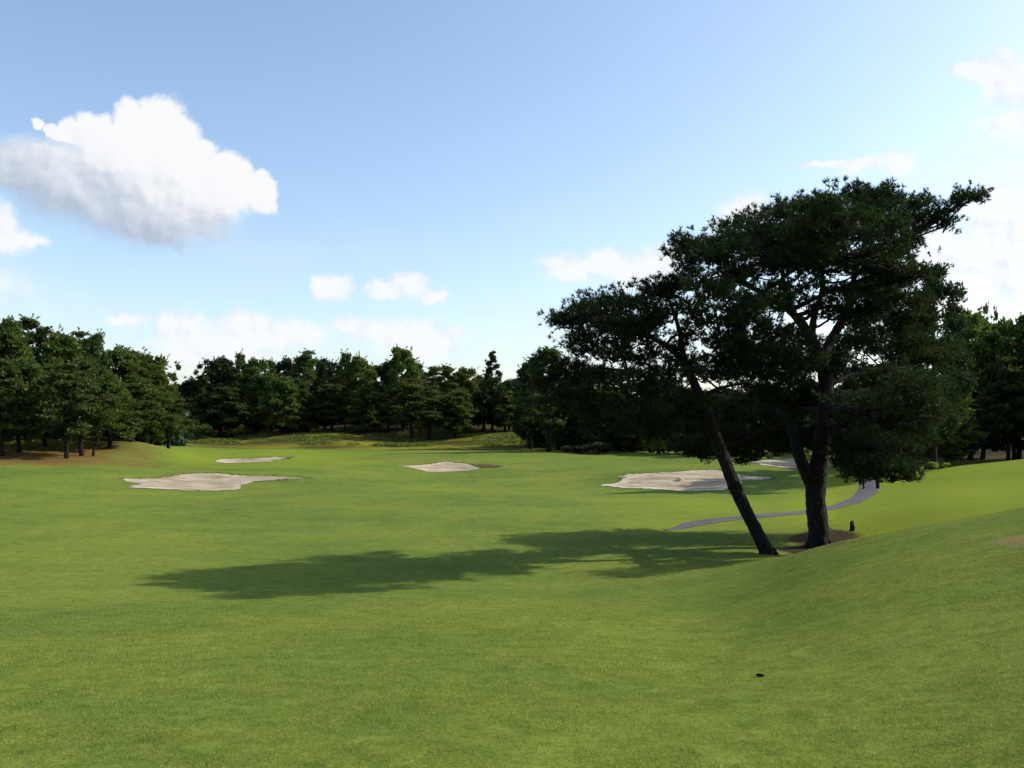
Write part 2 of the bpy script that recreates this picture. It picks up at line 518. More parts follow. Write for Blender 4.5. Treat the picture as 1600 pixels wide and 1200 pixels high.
def build_terrain():
    fine = np.radians(np.arange(-46, 46.01, 0.2))
    mid = np.radians(np.concatenate([np.arange(-75, -46, 1.0), np.arange(47, 76, 1.0)]))
    co = np.radians(np.concatenate([np.arange(-180, -75, 5.0), np.arange(80, 180, 5.0)]))
    A = np.sort(np.concatenate([fine, mid, co]))
    R = np.concatenate([[0.6, 1.2, 1.9], np.geomspace(2.6, 135, 400), np.geomspace(139, 4000, 60)])
    AA, RR = np.meshgrid(A, R)
    X, Y = RR * np.sin(AA), RR * np.cos(AA)
    Z = terr(X, Y)
    x, y, z = X.ravel(), Y.ravel(), Z.ravel().copy()
    front = (y > 3) & (y < 80) & (np.abs(x) < 45)
    fi = np.nonzero(front)[0]
    lip = np.zeros(len(x))
    for k, pl in sand_poly.items():
        lo, hi_ = pl.min(0) - 1.5, pl.max(0) + 1.5
        s = fi[(x[fi] > lo[0]) & (x[fi] < hi_[0]) & (y[fi] > lo[1]) & (y[fi] < hi_[1])]
        ins = inside(pl, x[s], y[s])
        d = edge_dist(pl, x[s], y[s])
        z[s] -= np.where(ins, 0.12 * sm(d, 0.55, 1.3), 0)
        z[s] += np.where(ins, 0, 0.13 * (1 - sm(d, 0, 0.8)) * sm(y[s], pl[:, 1].mean(), pl[:, 1].max()))
        lip[s] = np.maximum(lip[s], np.where(ins, 0, 1 - sm(d, 0.1, 1.0)) * sm(y[s], pl[:, 1].mean(), pl[:, 1].max()))
    r = np.hypot(x, y)
    # what grows or lies where (real ground differences, except the painted backlit brightness)
    pxx = np.where(y > 1, 800 + F * x / np.maximum(y, 1), 0)
    litter = np.zeros(len(x))
    lb = sm(y, 47, 54) * (1 - sm(pxx, 215, 300)) * (1 - sm(y, 100, 112)) * (y > 0)
    litter = np.maximum(litter, lb * (1 - 0.45 * sm(pxx, 90, 200)))
    d = edge_dist(soil_poly, x[fi], y[fi])
    ins = inside(soil_poly, x[fi], y[fi])
    soilm = np.zeros(len(x))
    soilm[fi] = np.where(ins, 0.3 + 0.7 * sm(d, 0, 0.6), 0.3 * (1 - sm(d, 0, 0.9)))
    rough = np.clip(sm(y, 84, 94) + 0 * y, 0, 1) * (1 - lb)
    rough = np.maximum(rough, sm(y, 47.5, 52) * sm(pxx, 1262, 1330))
    rough[y < 0] = 0
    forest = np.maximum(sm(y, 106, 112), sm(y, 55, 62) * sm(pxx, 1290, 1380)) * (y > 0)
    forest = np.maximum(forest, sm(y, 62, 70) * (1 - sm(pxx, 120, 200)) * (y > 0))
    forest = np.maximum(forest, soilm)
    backlit = sm(y, 15.2, 17) * sm(pxx, 1200, 1310) * (1 - sm(y, 46, 49)) + sm(y, 24, 28) * (1 - sm(y, 34, 42)) * sm(pxx, 900, 1100) * 0.6 * (1 - sm(pxx, 1300, 1310))  # mask for yellow-green that paints backlit grass beyond the crest
    backlit = backlit * 0.8
    backlit += sm(y, 50, 60) * (1 - sm(y, 82, 88)) * sm(pxx, 230, 300) * (1 - sm(pxx, 500, 640)) * 0.6
    dry = np.zeros(len(x))
    ins = inside(bare_poly, x[fi], y[fi])
    d = edge_dist(bare_poly, x[fi], y[fi])
    dry[fi] = np.where(ins, sm(d, 0, 0.6), 0)
    dry = np.maximum(dry, lip * 0.55)
    # worn crest of the mound on the right
    cr = np.exp(-((y - 14.6) / 1.1) ** 2) * sm(pxx, 1440, 1520) * 0.7
    dry = np.maximum(dry, cr)
    dry = np.maximum(dry, np.exp(-((y - 36) / 9) ** 2) * sm(pxx, 1270, 1310) * (1 - sm(pxx, 1335, 1352)) * (y > 31) * 0.3)
    nA, nR = len(A), len(R)
    i = np.arange(nR - 1)[:, None] * nA
    j = np.arange(nA)[None]
    jn = (j + 1) % nA
    f = np.stack([i + j, i + jn, i + jn + nA, i + j + nA], -1).reshape(-1, 4)[:, ::-1]
    f = np.ascontiguousarray(f)
    V = np.stack([x, y, z], -1)
    V = np.vstack([V, [[0, 0, float(terr(0, 0.01))]]])
    cap = np.stack([np.full(nA, len(V) - 1), np.roll(np.arange(nA), -1), np.arange(nA)], -1)
    add0 = lambda a: np.append(a, 0)
    me = mesh_np('ground', V, [f, cap], mat_ground(), dict(litter=add0(litter), rough=add0(rough), dry=add0(dry), forest=add0(forest), backlit=add0(backlit)), smooth=True)
    o = link('ground', me)
    tag(o, 'rolling mown golf fairway of green grass', 'ground', kind='structure')


def principled(g, col, rough=0.8, spec=0.2, normal=None):
    b = g.n('ShaderNodeBsdfPrincipled')
    g.put(b.inputs['Base Color'], col)
    g.put(b.inputs['Roughness'], rough)
    b.inputs['Specular IOR Level'].default_value = spec
    if normal is not None:
        g.put(b.inputs['Normal'], normal)
    return b


def newmat(name):
    m = bpy.data.materials.new(name)
    m.use_nodes = True
    return m, G(m.node_tree)


def bump(g, h, strength, dist):
    b = g.n('ShaderNodeBump')
    b.inputs['Strength'].default_value = strength
    b.inputs['Distance'].default_value = dist
    g.put(b.inputs['Height'], h)
    return b.outputs[0]


def lawn_colour(g, pos):
    """green of the lawn as a function of place; shared by the soil sheet and the blades"""
    n1 = g.noise(pos, 0.16, 4, 0.6)
    n2 = g.noise(pos, 0.9, 4, 0.6)
    n3 = g.noise(pos, 5.0, 3, 0.6)
    c = g.mix(g.step(n1, 0.36, 0.64), (0.104, 0.158, 0.028), (0.164, 0.208, 0.034))
    c = g.mix(g.step(n2, 0.35, 0.72, 0, 0.6), c, (0.165, 0.212, 0.036))
    c = g.mix(g.step(n3, 0.42, 0.72, 0, 0.4), c, (0.06, 0.11, 0.011))
    return c, n2


def mat_ground():
    m, g = newmat('lawn')
    pos = g.n('ShaderNodeNewGeometry').outputs['Position']
    c, n2 = lawn_colour(g, pos)
    fn = g.noise(pos, 38, 5, 0.75)
    fn2 = g.noise(pos, 150, 3, 0.7)
    mid = g.noise(pos, 9, 5, 0.7)
    edge = g.m('SUBTRACT', g.noise(pos, 0.8, 6, 0.65), 0.5)
    # fine variation: thatch shows between blades, pale clippings
    c = g.mix(g.step(fn, 0.38, 0.62, 0.0, 1.0), g.mix(0.34, c, (0.02, 0.045, 0.006)), c)
    c = g.mix(g.step(fn2, 0.60, 0.75, 0, 0.45), c, (0.26, 0.28, 0.10))
    c = g.mix(g.step(mid, 0.52, 0.75, 0, 0.35), c, (0.14, 0.16, 0.03))
    m2 = g.noise(g.v('MULTIPLY', pos, (1, 1.6, 1)), 2.6, 6, 0.75)
    c = g.mix(g.step(m2, 0.40, 0.62, 0.0, 0.5), c, g.v('MULTIPLY', c, (0.60, 0.70, 0.6)))
    m4 = g.noise(g.v('MULTIPLY', pos, (1, 1.5, 1)), 7.5, 4, 0.7)
    c = g.mix(g.step(m4, 0.42, 0.60, 0.0, 0.45), g.v('MULTIPLY', c, (1.12, 1.08, 1.1)), g.v('MULTIPLY', c, (0.66, 0.76, 0.66)))
    m3 = g.noise(g.v('MULTIPLY', pos, (0.25, 1.0, 1)), 0.5, 5, 0.65)
    c = g.mix(g.step(m3, 0.42, 0.62, 0.0, 0.6), c, g.v('MULTIPLY', c, (1.25, 1.12, 1.1)))
    c = g.mix(g.m('MULTIPLY', g.attr('backlit'), g.step(m2, 0.36, 0.62, 0.45, 1.0)), c, g.mix(g.step(mid, 0.4, 0.65), (0.155, 0.215, 0.009), (0.20, 0.225, 0.012)))  # backlit glow of the grass put into the colour
    # dry, thin grass and bare earth
    dry = g.m('ADD', g.attr('dry'), g.m('MULTIPLY', edge, 0.9))
    c = g.mix(g.m('MULTIPLY', g.step(dry, 0.12, 0.75), g.step(g.attr('dry'), 0.0, 0.12)), c, g.mix(g.step(mid, 0.4, 0.6), (0.21, 0.135, 0.06), (0.18, 0.17, 0.05)))
    # uncut rough beyond the green
    rg = g.step(g.m('ADD', g.attr('rough'), g.m('MULTIPLY', edge, 0.6)), 0.35, 0.65)
    rn = g.noise(g.v('MULTIPLY', pos, (0.22, 1.0, 1)), 0.5, 5, 0.65)
    rc = g.mix(g.step(rn, 0.40, 0.60), (0.042, 0.044, 0.012), (0.165, 0.165, 0.018))
    rc = g.mix(g.step(g.noise(pos, 1.7, 5, 0.7), 0.5, 0.66, 0, 0.6), rc, (0.10, 0.06, 0.022))
    c = g.mix(rg, c, rc)
    # pine litter
    lt = g.step(g.m('ADD', g.attr('litter'), g.m('MULTIPLY', edge, 1.1)), 0.1, 0.95)
    lc = g.mix(g.step(mid, 0.35, 0.65), (0.095, 0.048, 0.018), (0.175, 0.105, 0.035))
    lc = g.mix(g.step(g.noise(pos, 0.5, 5, 0.7), 0.46, 0.66, 0, 0.6), lc, (0.12, 0.125, 0.024))
    c = g.mix(g.m('MULTIPLY', lt, g.step(g.attr('litter'), 0.02, 0.1)), c, lc)
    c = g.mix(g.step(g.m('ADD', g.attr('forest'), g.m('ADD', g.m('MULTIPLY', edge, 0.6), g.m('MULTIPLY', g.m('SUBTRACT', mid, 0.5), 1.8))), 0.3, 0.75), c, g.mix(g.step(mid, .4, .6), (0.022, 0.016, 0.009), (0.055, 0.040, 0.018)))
    h = g.m('ADD', g.m('MULTIPLY', fn, 0.6), g.m('ADD', g.m('MULTIPLY', fn2, 0.25), g.m('MULTIPLY', mid, 1.0)))
    nb = bump(g, h, 0.55, 0.03)
    b = principled(g, c, 0.9, 0.03, nb)
    b.inputs['Sheen Weight'].default_value = 0.0
    b.inputs['Sheen Roughness'].default_value = 0.6
    g.put(b.inputs['Sheen Tint'], (0.75, 0.9, 0.35))
    g.put(g.n('ShaderNodeOutputMaterial').inputs[0], b.outputs[0])
    return m


def mat_sand():
    m, g = newmat('sand')
    pos = g.n('ShaderNodeNewGeometry').outputs['Position']
    rk = g.noise(g.v('MULTIPLY', pos, (1.0, 2.5, 1)), 0.55, 6, 0.65)
    fn = g.noise(pos, 14, 5, 0.7)
    c = g.mix(g.step(rk, 0.40, 0.62), (0.26, 0.21, 0.135), (0.42, 0.35, 0.24))
    c = g.mix(g.attr('rim'), c, (0.52, 0.45, 0.34))
    c = g.mix(g.step(fn, 0.5, 0.7, 0, 0.45), c, (0.10, 0.082, 0.052))
    c = g.mix(g.attr('wet'), c, (0.25, 0.21, 0.155))
    nb = bump(g, g.m('ADD', g.noise(g.v('MULTIPLY', pos, (0.7, 3, 1)), 5, 4, 0.6), g.m('MULTIPLY', fn, 0.4)), 0.6, 0.04)
    b = principled(g, c, 0.95, 0.05, nb)
    g.put(g.n('ShaderNodeOutputMaterial').inputs[0], b.outputs[0])
    return m


def mat_asphalt():
    m, g = newmat('asphalt')
    pos = g.n('ShaderNodeNewGeometry').outputs['Position']
    a = g.noise(pos, 1.2, 5, 0.6)
    f = g.noise(pos, 40, 4, 0.8)
    c = g.mix(g.step(a, 0.35, 0.65), (0.052, 0.050, 0.056), (0.085, 0.080, 0.083))
    c = g.mix(g.step(f, 0.5, 0.7, 0, 0.5), c, (0.22, 0.21, 0.22))
    c = g.mix(g.step(g.noise(pos, 3.1, 4, 0.6), 0.56, 0.7, 0, 0.7), c, (0.11, 0.075, 0.045))
    b = principled(g, c, 0.9, 0.2, bump(g, f, 0.5, 0.02))
    g.put(g.n('ShaderNodeOutputMaterial').inputs[0], b.outputs[0])
    return m


def mat_soil():
    m, g = newmat('soil')
    pos = g.n('ShaderNodeNewGeometry').outputs['Position']
    a = g.noise(pos, 2.0, 6, 0.7)
    c = g.mix(g.step(a, 0.35, 0.65), (0.045, 0.026, 0.016), (0.10, 0.06, 0.034))
    c = g.mix(g.step(g.noise(pos, 5.0, 5, 0.7), 0.52, 0.66, 0, 0.8), c, (0.07, 0.10, 0.02))
    b = principled(g, c, 0.95, 0.1, bump(g, g.noise(pos, 12, 5, 0.7), 0.9, 0.05))
    g.put(g.n('ShaderNodeOutputMaterial').inputs[0], b.outputs[0])
    return m


def mat_bark(dark=(0.007, 0.006, 0.005), light=(0.022, 0.017, 0.014)):
    m, g = newmat('bark')
    oc = g.n('ShaderNodeTexCoord').outputs['Object']
    v = g.n('ShaderNodeTexVoronoi', feature='DISTANCE_TO_EDGE')
    q = g.v('ADD', g.v('MULTIPLY', oc, (14, 14, 4.5)), g.v('MULTIPLY', g.noise(oc, 6, 3, 0.6, 1), (2, 2, 1)))
    g.put(v.inputs['Vector'], q)
    v.inputs['Scale'].default_value = 1
    f = g.noise(oc, 30, 5, 0.7)
    c = g.mix(g.step(v.outputs[0], 0.02, 0.25), dark, light)
    c = g.mix(g.step(f, 0.45, 0.7, 0, 0.5), c, (light[0] * 1.5, light[1] * 1.5, light[2] * 1.5))
    b = principled(g, c, 0.9, 0.15, bump(g, g.m('ADD', g.step(v.outputs[0], 0, 0.25), g.m('MULTIPLY', f, 0.3)), 0.8, 0.03))
    g.put(g.n('ShaderNodeOutputMaterial').inputs[0], b.outputs[0])
    return m


def mat_leaf(name, dark, light, warm, trans=0.35, var=0.3):
    m, g = newmat(name)
    t = g.attr('tint')
    oi = g.n('ShaderNodeObjectInfo').outputs['Random']
    pos = g.n('ShaderNodeNewGeometry').outputs['Position']
    c = g.mix(g.m('POWER', t, 1.0), dark, light)
    c = g.mix(g.step(g.noise(pos, 0.7, 4, 0.6), 0.5, 0.75, 0, 0.55), c, warm)
    hs = g.n('ShaderNodeHueSaturation')
    g.put(hs.inputs['Hue'], g.m('ADD', 0.485, g.m('MULTIPLY', oi, 0.03)))
    g.put(hs.inputs['Value'], g.m('ADD', 1 - var / 2, g.m('MULTIPLY', oi, var)))
    g.put(hs.inputs['Color'], c)
    c = hs.outputs[0]
    d = g.n('ShaderNodeBsdfDiffuse')
    g.put(d.inputs[0], c)
    tr = g.n('ShaderNodeBsdfTranslucent')
    g.put(tr.inputs[0], g.mix(0.5, c, (light[0] * 1.6, light[1] * 1.9, light[2] * 0.8)))
    mx = g.n('ShaderNodeMixShader')
    mx.inputs[0].default_value = trans
    g.put(mx.inputs[1], d.outputs[0])
    g.put(mx.inputs[2], tr.outputs[0])
    gl = g.n('ShaderNodeBsdfGlossy')
    gl.inputs['Roughness'].default_value = 0.55
    g.put(gl.inputs[0], (0.7, 0.75, 0.7))
    m2 = g.n('ShaderNodeMixShader')
    m2.inputs[0].default_value = 0.02
    g.put(m2.inputs[1], mx.outputs[0])
    g.put(m2.inputs[2], gl.outputs[0])
    g.put(g.n('ShaderNodeOutputMaterial').inputs[0], m2.outputs[0])
    return m


build_terrain()
M_SAND, M_ASPH, M_SOIL, M_BARK = mat_sand(), mat_asphalt(), mat_soil(), mat_bark()


def sheet(name, poly, mat, grid, zf, label, cat, lo=0.006, attrs=None):
    """a ground sheet filling a free outline, draped on the terrain"""
    mn, mx = poly.min(0), poly.max(0)
    gx, gy = np.meshgrid(np.arange(mn[0], mx[0], grid), np.arange(mn[1], mx[1], grid * 1.4))
    gx, gy = gx.ravel(), gy.ravel()
    k = inside(poly, gx, gy)
    gx, gy = gx[k], gy[k]
    d = edge_dist(poly, gx, gy)
    k = d > grid * 0.35
    pts = [Vector(p) for p in poly] + [Vector((a, b)) for a, b in zip(gx[k], gy[k])]
    nb = len(poly)
    res = geometry.delaunay_2d_cdt(pts, [], [list(range(nb))], 1, 1e-5)
    P = np.array([tuple(p) for p in res[0]])
    f = np.array([t for t in res[2] if len(t) == 3])
    de = edge_dist(poly, P[:, 0], P[:, 1])
    z = terr(P[:, 0], P[:, 1]) + zf(P[:, 0], P[:, 1], de)
    me = mesh_np(name, np.column_stack([P, z]), [f], mat, attrs(P, de) if attrs else None, smooth=True)
    o = link(name, me)
    return tag(o, label, cat, kind='structure')


sand_z = lambda x, y, d: 0.022 - 0.075 * sm(d, 0.6, 1.4) + 0.045 * vnoise(x, y, 0.7, 6) * sm(d, 0.5, 1.2)
SLAB = dict(left='broad pale sand bunker on the left of the fairway, near the wood', far='thin far sand bunker beyond the broad left one',
            centre='small kite-shaped sand bunker in the middle of the fairway', right='large greyish sand bunker behind the leaning trunk',
            beyond='far white sand bunker seen left of the upright pine trunk')
for k, pl in sand_poly.items():
    far_y = pl[:, 1].mean()

    def at(P, de, pl=pl):
        rim = (1 - sm(de, 0.15, 0.55)) * sm(vnoise(P[:, 0], P[:, 1], 2.3, 8), -0.15, 0.2) * 0.9
        wet = sm(P[:, 0], pl[:, 0].mean(), pl[:, 0].max()) * 0.6
        return dict(rim=rim, wet=wet)
    sheet('bunker_sand', pl, M_SAND, 0.22, sand_z, SLAB[k], 'sand bunker', attrs=at)
flat = lambda x, y, d: 0.012 + 0.0 * x
sheet('bare_soil', dirt_c, M_SOIL, 0.2, lambda x, y, d: 0.03 + 0 * x, 'dark earth lip at the right end of the small middle bunker', 'soil')


def build_path():
    P = path_c[:, :2]
    # resample smooth centre line
    T = np.linspace(0, len(P) - 1, 260)
    xs = np.interp(T, range(len(P)), P[:, 0])
    ys = np.interp(T, range(len(P)), P[:, 1])
    for _ in range(14):
        xs[1:-1] = (xs[:-2] + xs[1:-1] * 2 + xs[2:]) / 4
        ys[1:-1] = (ys[:-2] + ys[1:-1] * 2 + ys[2:]) / 4
    tx, ty = np.gradient(xs), np.gradient(ys)
    L = np.hypot(tx, ty)
    nx, ny = -ty / L, tx / L
    k = 9
    w = 0.44 + 0.8 * sm(np.arange(260.), 180, 225)
    w = w * (0.25 + 0.75 * sm(np.arange(260.), 0, 16))
    V = []
    for j in range(k):
        s = (j / (k - 1) * 2 - 1)
        ww = w * s * (1 + 0.12 * vnoise(xs, ys, 0.5, 12 + (j > 4)) * abs(s))
        X, Y = xs + nx * ww, ys + ny * ww
        V.append(np.stack([X, Y, terr(X, Y) + 0.03 - 0.02 * s * s], -1))
    V = np.stack(V, 1).reshape(-1, 3)
    i = np.arange(259)[:, None] * k
    j = np.arange(k - 1)[None]
    f = np.stack([i + j, i + j + k, i + j + k + 1, i + j + 1], -1).reshape(-1, 4)
    f = f[:, ::-1].copy()
    tag(link('path', mesh_np('path', V, [f], M_ASPH, smooth=True)), 'narrow grey cart path curving behind the two pines', 'path', kind='structure')


build_path()

# ------------------------------------------------------------------ grass blades (stuff)
M_BLADE = None


def mat_blade():
    m, g = newmat('grass_blades')
    pos = g.n('ShaderNodeNewGeometry').outputs['Position']
    c, _ = lawn_colour(g, pos)
    t = g.attr('tint')
    c = g.v('MULTIPLY', c, (1.30, 1.17, 1.5))
    c = g.mix(g.step(t, 0.0, 0.35), g.mix(0.4, c, (0.05, 0.10, 0.012)), c)
    c = g.mix(g.step(t, 0.90, 0.97), c, (0.38, 0.38, 0.18))
    d = g.n('ShaderNodeBsdfDiffuse')
    g.put(d.inputs[0], c)
    tr = g.n('ShaderNodeBsdfTranslucent')
    g.put(tr.inputs[0], g.v('MULTIPLY', c, (1.15, 1.25, 0.7)))
    mx = g.n('ShaderNodeMixShader')
    mx.inputs[0].default_value = 0.4
    g.put(mx.inputs[1], d.outputs[0])
    g.put(mx.inputs[2], tr.outputs[0])
    g.put(g.n('ShaderNodeOutputMaterial').inputs[0], mx.outputs[0])
    return m


def build_grass():
    n = 620000
    r = 2.9 + (23 - 2.9) * rng.random(n) ** 1.15
    a = (rng.random(n) * 2 - 1) * np.radians(37)
    x, y = r * np.sin(a), r * np.cos(a)
    k = (vnoise(x, y, 0.12, 9) + 0.6 * vnoise(x, y, 0.5, 10) > -0.38) & (rng.random(n) > sm(r, 6, 23))
    x, y, r = x[k], y[k], r[k]
    b_ = inside(bare_poly, x, y) & (edge_dist(bare_poly, x, y) > 0.25 + 0.5 * rng.random(len(x))) & (rng.random(len(x)) < 0.85)
    x, y, r = x[~b_], y[~b_], r[~b_]
    z = terr(x, y) - 0.004
    n = len(x)
    d = unit(np.stack([rng.normal(0, .55, n), rng.normal(0, .55, n), np.ones(n)], -1))
    L = (0.012 + 0.012 * rng.random(n)) * (0.8 + 0.5 * (vnoise(x, y, 0.3, 13) + .5)) * (1 - 0.7 * sm(r, 8, 23))
    W = 0.0010 + 0.00022 * r
    V, f, t = tris(np.stack([x, y, z], -1), d, L, W, rng.random(n))
    tag(link('grass', mesh_np('grass', V, [f], mat_blade(), dict(tint=t))), 'short mown grass blades covering the near fairway', 'grass', kind='stuff')


build_grass()

# ------------------------------------------------------------------ foliage materials
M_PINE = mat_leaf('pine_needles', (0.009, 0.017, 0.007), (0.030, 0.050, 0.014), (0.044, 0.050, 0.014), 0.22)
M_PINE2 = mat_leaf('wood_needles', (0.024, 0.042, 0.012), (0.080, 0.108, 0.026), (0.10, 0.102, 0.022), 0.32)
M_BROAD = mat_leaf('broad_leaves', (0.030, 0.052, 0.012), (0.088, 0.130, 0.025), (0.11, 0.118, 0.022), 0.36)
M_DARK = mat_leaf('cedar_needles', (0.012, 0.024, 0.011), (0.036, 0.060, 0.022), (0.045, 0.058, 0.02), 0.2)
M_YELL = mat_leaf('sunlit_tone_leaves', (0.08, 0.11, 0.02), (0.20, 0.24, 0.03), (0.24, 0.22, 0.03), 0.5)  # strong yellow leaf colour, also paints sunlight into the wood gaps
M_OLIVE = mat_leaf('undergrowth_leaves', (0.05, 0.065, 0.015), (0.13, 0.15, 0.03), (0.15, 0.13, 0.03), 0.4)


def needles(c, out, K, L, W, spread=0.75):
    """K needles fanning from each twig end c about direction out"""
    n = len(c)
    C_ = np.repeat(c, K, 0)
    D = unit(np.repeat(out, K, 0) + rng.normal(0, spread, (n * K, 3)))
    Ls = L * (0.7 + 0.6 * rng.random(n * K))
    t = np.repeat(np.clip(rng.normal(0.45, 0.28, n), 0, 1), K)
    return tris(C_, D, Ls, np.full(n * K, W), t)


def join(parts):
    V, Fa, T, n = [], [], [], 0
    for v, f, t in parts:
        V.append(v)
        Fa.append(f + n)
        T.append(t)
        n += len(v)
    k = {}
    for f in Fa:
        k.setdefault(f.shape[1], []).append(f)
    return np.concatenate(V), [np.concatenate(x) for x in k.values()], np.concatenate(T)


# ------------------------------------------------------------------ the two big pines
def w3(px, py, Y):
    return np.array([wx(px, Y), Y, CZ - (py - HZ) / F * Y])


def hero_pine(name, base_px, Y, skel, pads, label, dens=0.86, tk=0.75):
    """skel: list of limbs, each a list of (px, py, dY, radius m); pads: (px, py, dY, rx px, rz px[, density])"""
    bx, by = base_px
    gx = wx(bx, Y)
    base = np.array([gx, Y, float(terr(gx, Y))])
    root = empty(name, base)
    tag(root, label, 'tree', 'tall pines at the edge of the fairway')
    skel = [skel[0]] + [[(*q[:3], q[3] * 0.8) for q in l] for l in skel[1:]]
    wood = Tubes()
    nodes = []
    for i, limb in enumerate(skel):
        pts = np.array([w3(p[0], p[1], Y + p[2]) for p in limb])
        rad = np.array([p[3] for p in limb])
        if i == 0:
            pts[0] = base + [(base[0] - pts[1][0]) * 0.5, 0, -0.25]
            rad = rad * tk
            wood.add(pts - base, rad, 16, 0.035, 7)
            r0 = rad[0]
            for a in range(7):                                      # root flare
                th = a * 0.9 + 0.3
                dr = np.array([math.cos(th), math.sin(th), 0])
                r0 = rad[0]
                wood.add([dr * r0 * 0.45 + [0, 0, 0.7 * r0], dr * r0 * 0.95 + [0, 0, 0.12 * r0], dr * r0 * 1.6 + [0, 0, -0.14]], [r0 * 0.4, r0 * 0.34, r0 * 0.12], 8, 0.05)
        else:
            wood.add(pts - base, rad, 10, 0.04, 5)
        for k in range(len(pts) - 1):
            for t in (0, 0.33, 0.66):
                nodes.append((*(pts[k] * (1 - t) + pts[k + 1] * t), rad[k] * (1 - t) + rad[k + 1] * t))
        nodes.append((*pts[-1], rad[-1]))
    nodes = np.array(nodes)
    ncz = base[2] + 3.1
    nodes = nodes[nodes[:, 2] > ncz]
    parts = []
    for pd in pads:
        px, py, dY, rx, rz = pd[:5]
        dY = dY + (1.2 * sm(py, 560, 620) + (0.8 * dY - 2.5) * (1 - sm(py, 440, 560)) if Y > 21 else 0.8 * dY - 1.3)
        if len(pd) > 6:
            dY = pd[2]
        elif Y > 21:
            m_ = sm(py, 425, 450) * (1 - sm(py, 585, 605))
            if px > 1325 and py > 635 and int(px + py) % 3:
                dY -= 4.3
            dY += m_ * (2.3 * sm(px, 1300, 1340) - 2.3 * (1 - sm(px, 1280, 1310)))
        dd = (pd[5] if len(pd) > 5 else 1.0) * dens
        c = w3(px, py, Y + dY)
        s = (Y + dY) / F
        rx, rz = rx * s, rz * s
        ry = min(rx * (1.15 + 0.65 * (1 - sm(py, 440, 560)) * (rx > .5)), 2.0) if rx > .4 else rx
        dist = np.linalg.norm(nodes[:, :3] - c, axis=1) + 1.2 * np.maximum(nodes[:, 2] - c[2] + 0.1, 0)
        nd = nodes[np.argmin(dist)]
        a = nd[:3]
        r0 = min(nd[3] * 0.6, 0.035 + 0.022 * np.linalg.norm(c - a))
        low = c - [0, 0, rz * 0.5]
        mid = (a + low) / 2 + rng.normal(0, 0.12, 3) + [0, 0, -0.05]
        wood.add(np.array([a, mid, low]) - base, [r0, r0 * 0.75, r0 * 0.5], 7, 0.04, 4)
        # twig clusters: flattened clouds over the pad
        ncl = max(5, int(13 * dd * rx * ry / 1.0 + 4))
        th = rng.random(ncl) * 2 * np.pi
        rr = np.sqrt(rng.random(ncl)) * 0.95
        q = np.stack([np.cos(th) * rr * rx, np.sin(th) * rr * ry, (rng.random(ncl) * 1.6 - 0.75) * rz * np.sqrt(1 - 0.75 * rr ** 2)], -1) + c
        for cc in q:
            e = cc - [0, 0, 0.06]
            m_ = (low + e) / 2 + rng.normal(0, 0.08, 3) - [0, 0, 0.04]
            wood.add(np.array([low, m_, e]) - base, [r0 * 0.42 + 0.006, 0.014, 0.006], 5, 0, 3)
            cr = (0.26 + 0.17 * rng.random()) * min(1.0, 0.55 + rx * 0.5)
            nt = int(72 * dd * (cr / 0.35) ** 2)
            u = unit(rng.normal(size=(nt, 3)))
            rad = rng.random((nt, 1)) ** 0.45
            pos = cc + u * rad * [cr, cr, cr * 0.5] + [0, 0, cr * 0.12]
            out = unit(u * [0.8, 0.8, 0.4] + [0, 0, 0.75])
            parts.append(needles(pos, out, 9, 0.105, 0.0105, 0.6))
            # bare twiglets that break the outline
            for _ in range(3):
                uu = unit(rng.normal(size=3) * [1, 1, 0.5] + [0, 0, 0.5])
                tip = cc + uu * cr * (1.0 + 0.45 * rng.random())
                wood.add(np.array([e, tip]) - base, [0.006, 0.003], 4, 0, 1)
                parts.append(needles(tip[None] + rng.normal(0, .035, (5, 3)), np.repeat(uu[None], 5, 0), 9, 0.095, 0.010, 0.7))
    link('trunk', wood.mesh('pine_trunk', M_BARK), root)
    V, f, t = join(parts)
    link('crown', mesh_np('pine_crown', V - base, f, M_PINE, dict(tint=t)), root)
    return root


YA, YB = 22.0, 20.0
skelA = [
    [(1281, 852, 0, .44), (1279, 825, 0, .37), (1274, 780, 0, .36), (1277, 740, 0, .37), (1284, 700, 0, .31), (1288, 650, 0, .28), (1291, 610, 0.1, .27), (1287, 575, 0, .26), (1276, 548, 0, .24)],
    [(1276, 772, 0, .24), (1258, 735, -.1, .20), (1246, 705, -.2, .18), (1236, 672, .3, .12), (1215, 640, .8, .06)],
    [(1278, 552, 0, .20), (1262, 520, -.2, .16), (1243, 494, -.4, .13), (1215, 470, -.5, .11), (1180, 452, -.6, .08), (1130, 430, -.8, .05)],
    [(1284, 565, 0, .19), (1298, 532, .3, .15), (1315, 502, .5, .14), (1330, 468, .5, .12), (1335, 430, .4, .09), (1350, 380, .2, .05)],
    [(1268, 530, 0, .13), (1272, 495, .2, .10), (1284, 455, .2, .08), (1286, 410, 0, .05)],
    [(1243, 494, -.4, .10), (1226, 455, -.2, .08), (1222, 420, 0, .06), (1210, 380, 0, .04)],
    [(1335, 430, .4, .08), (1385, 400, .3, .07), (1432, 365, .1, .06), (1470, 342, 0, .035), (1502, 320, 0, .02), (1528, 308, 0, .01)],
    [(1350, 380, .2, .05), (1368, 330, .1, .03), (1380, 298, 0, .012)],
    [(1315, 502, .5, .10), (1360, 478, .9, .07), (1410, 462, 1.0, .04)],
    [(1287, 575, 0, .13), (1240, 562, -.4, .09), (1190, 552, -.6, .06), (1130, 540, -.8, .04)],
    [(1290, 600, 0, .12), (1340, 585, .6, .08), (1400, 575, 1.0, .04)],
    [(1288, 640, 0.1, .10), (1235, 640, 2.4, .06), (1160, 645, 3.8, .03)],
    [(1288, 645, 0.1, .10), (1345, 655, 2.4, .06), (1405, 680, 3.4, .03)],
]
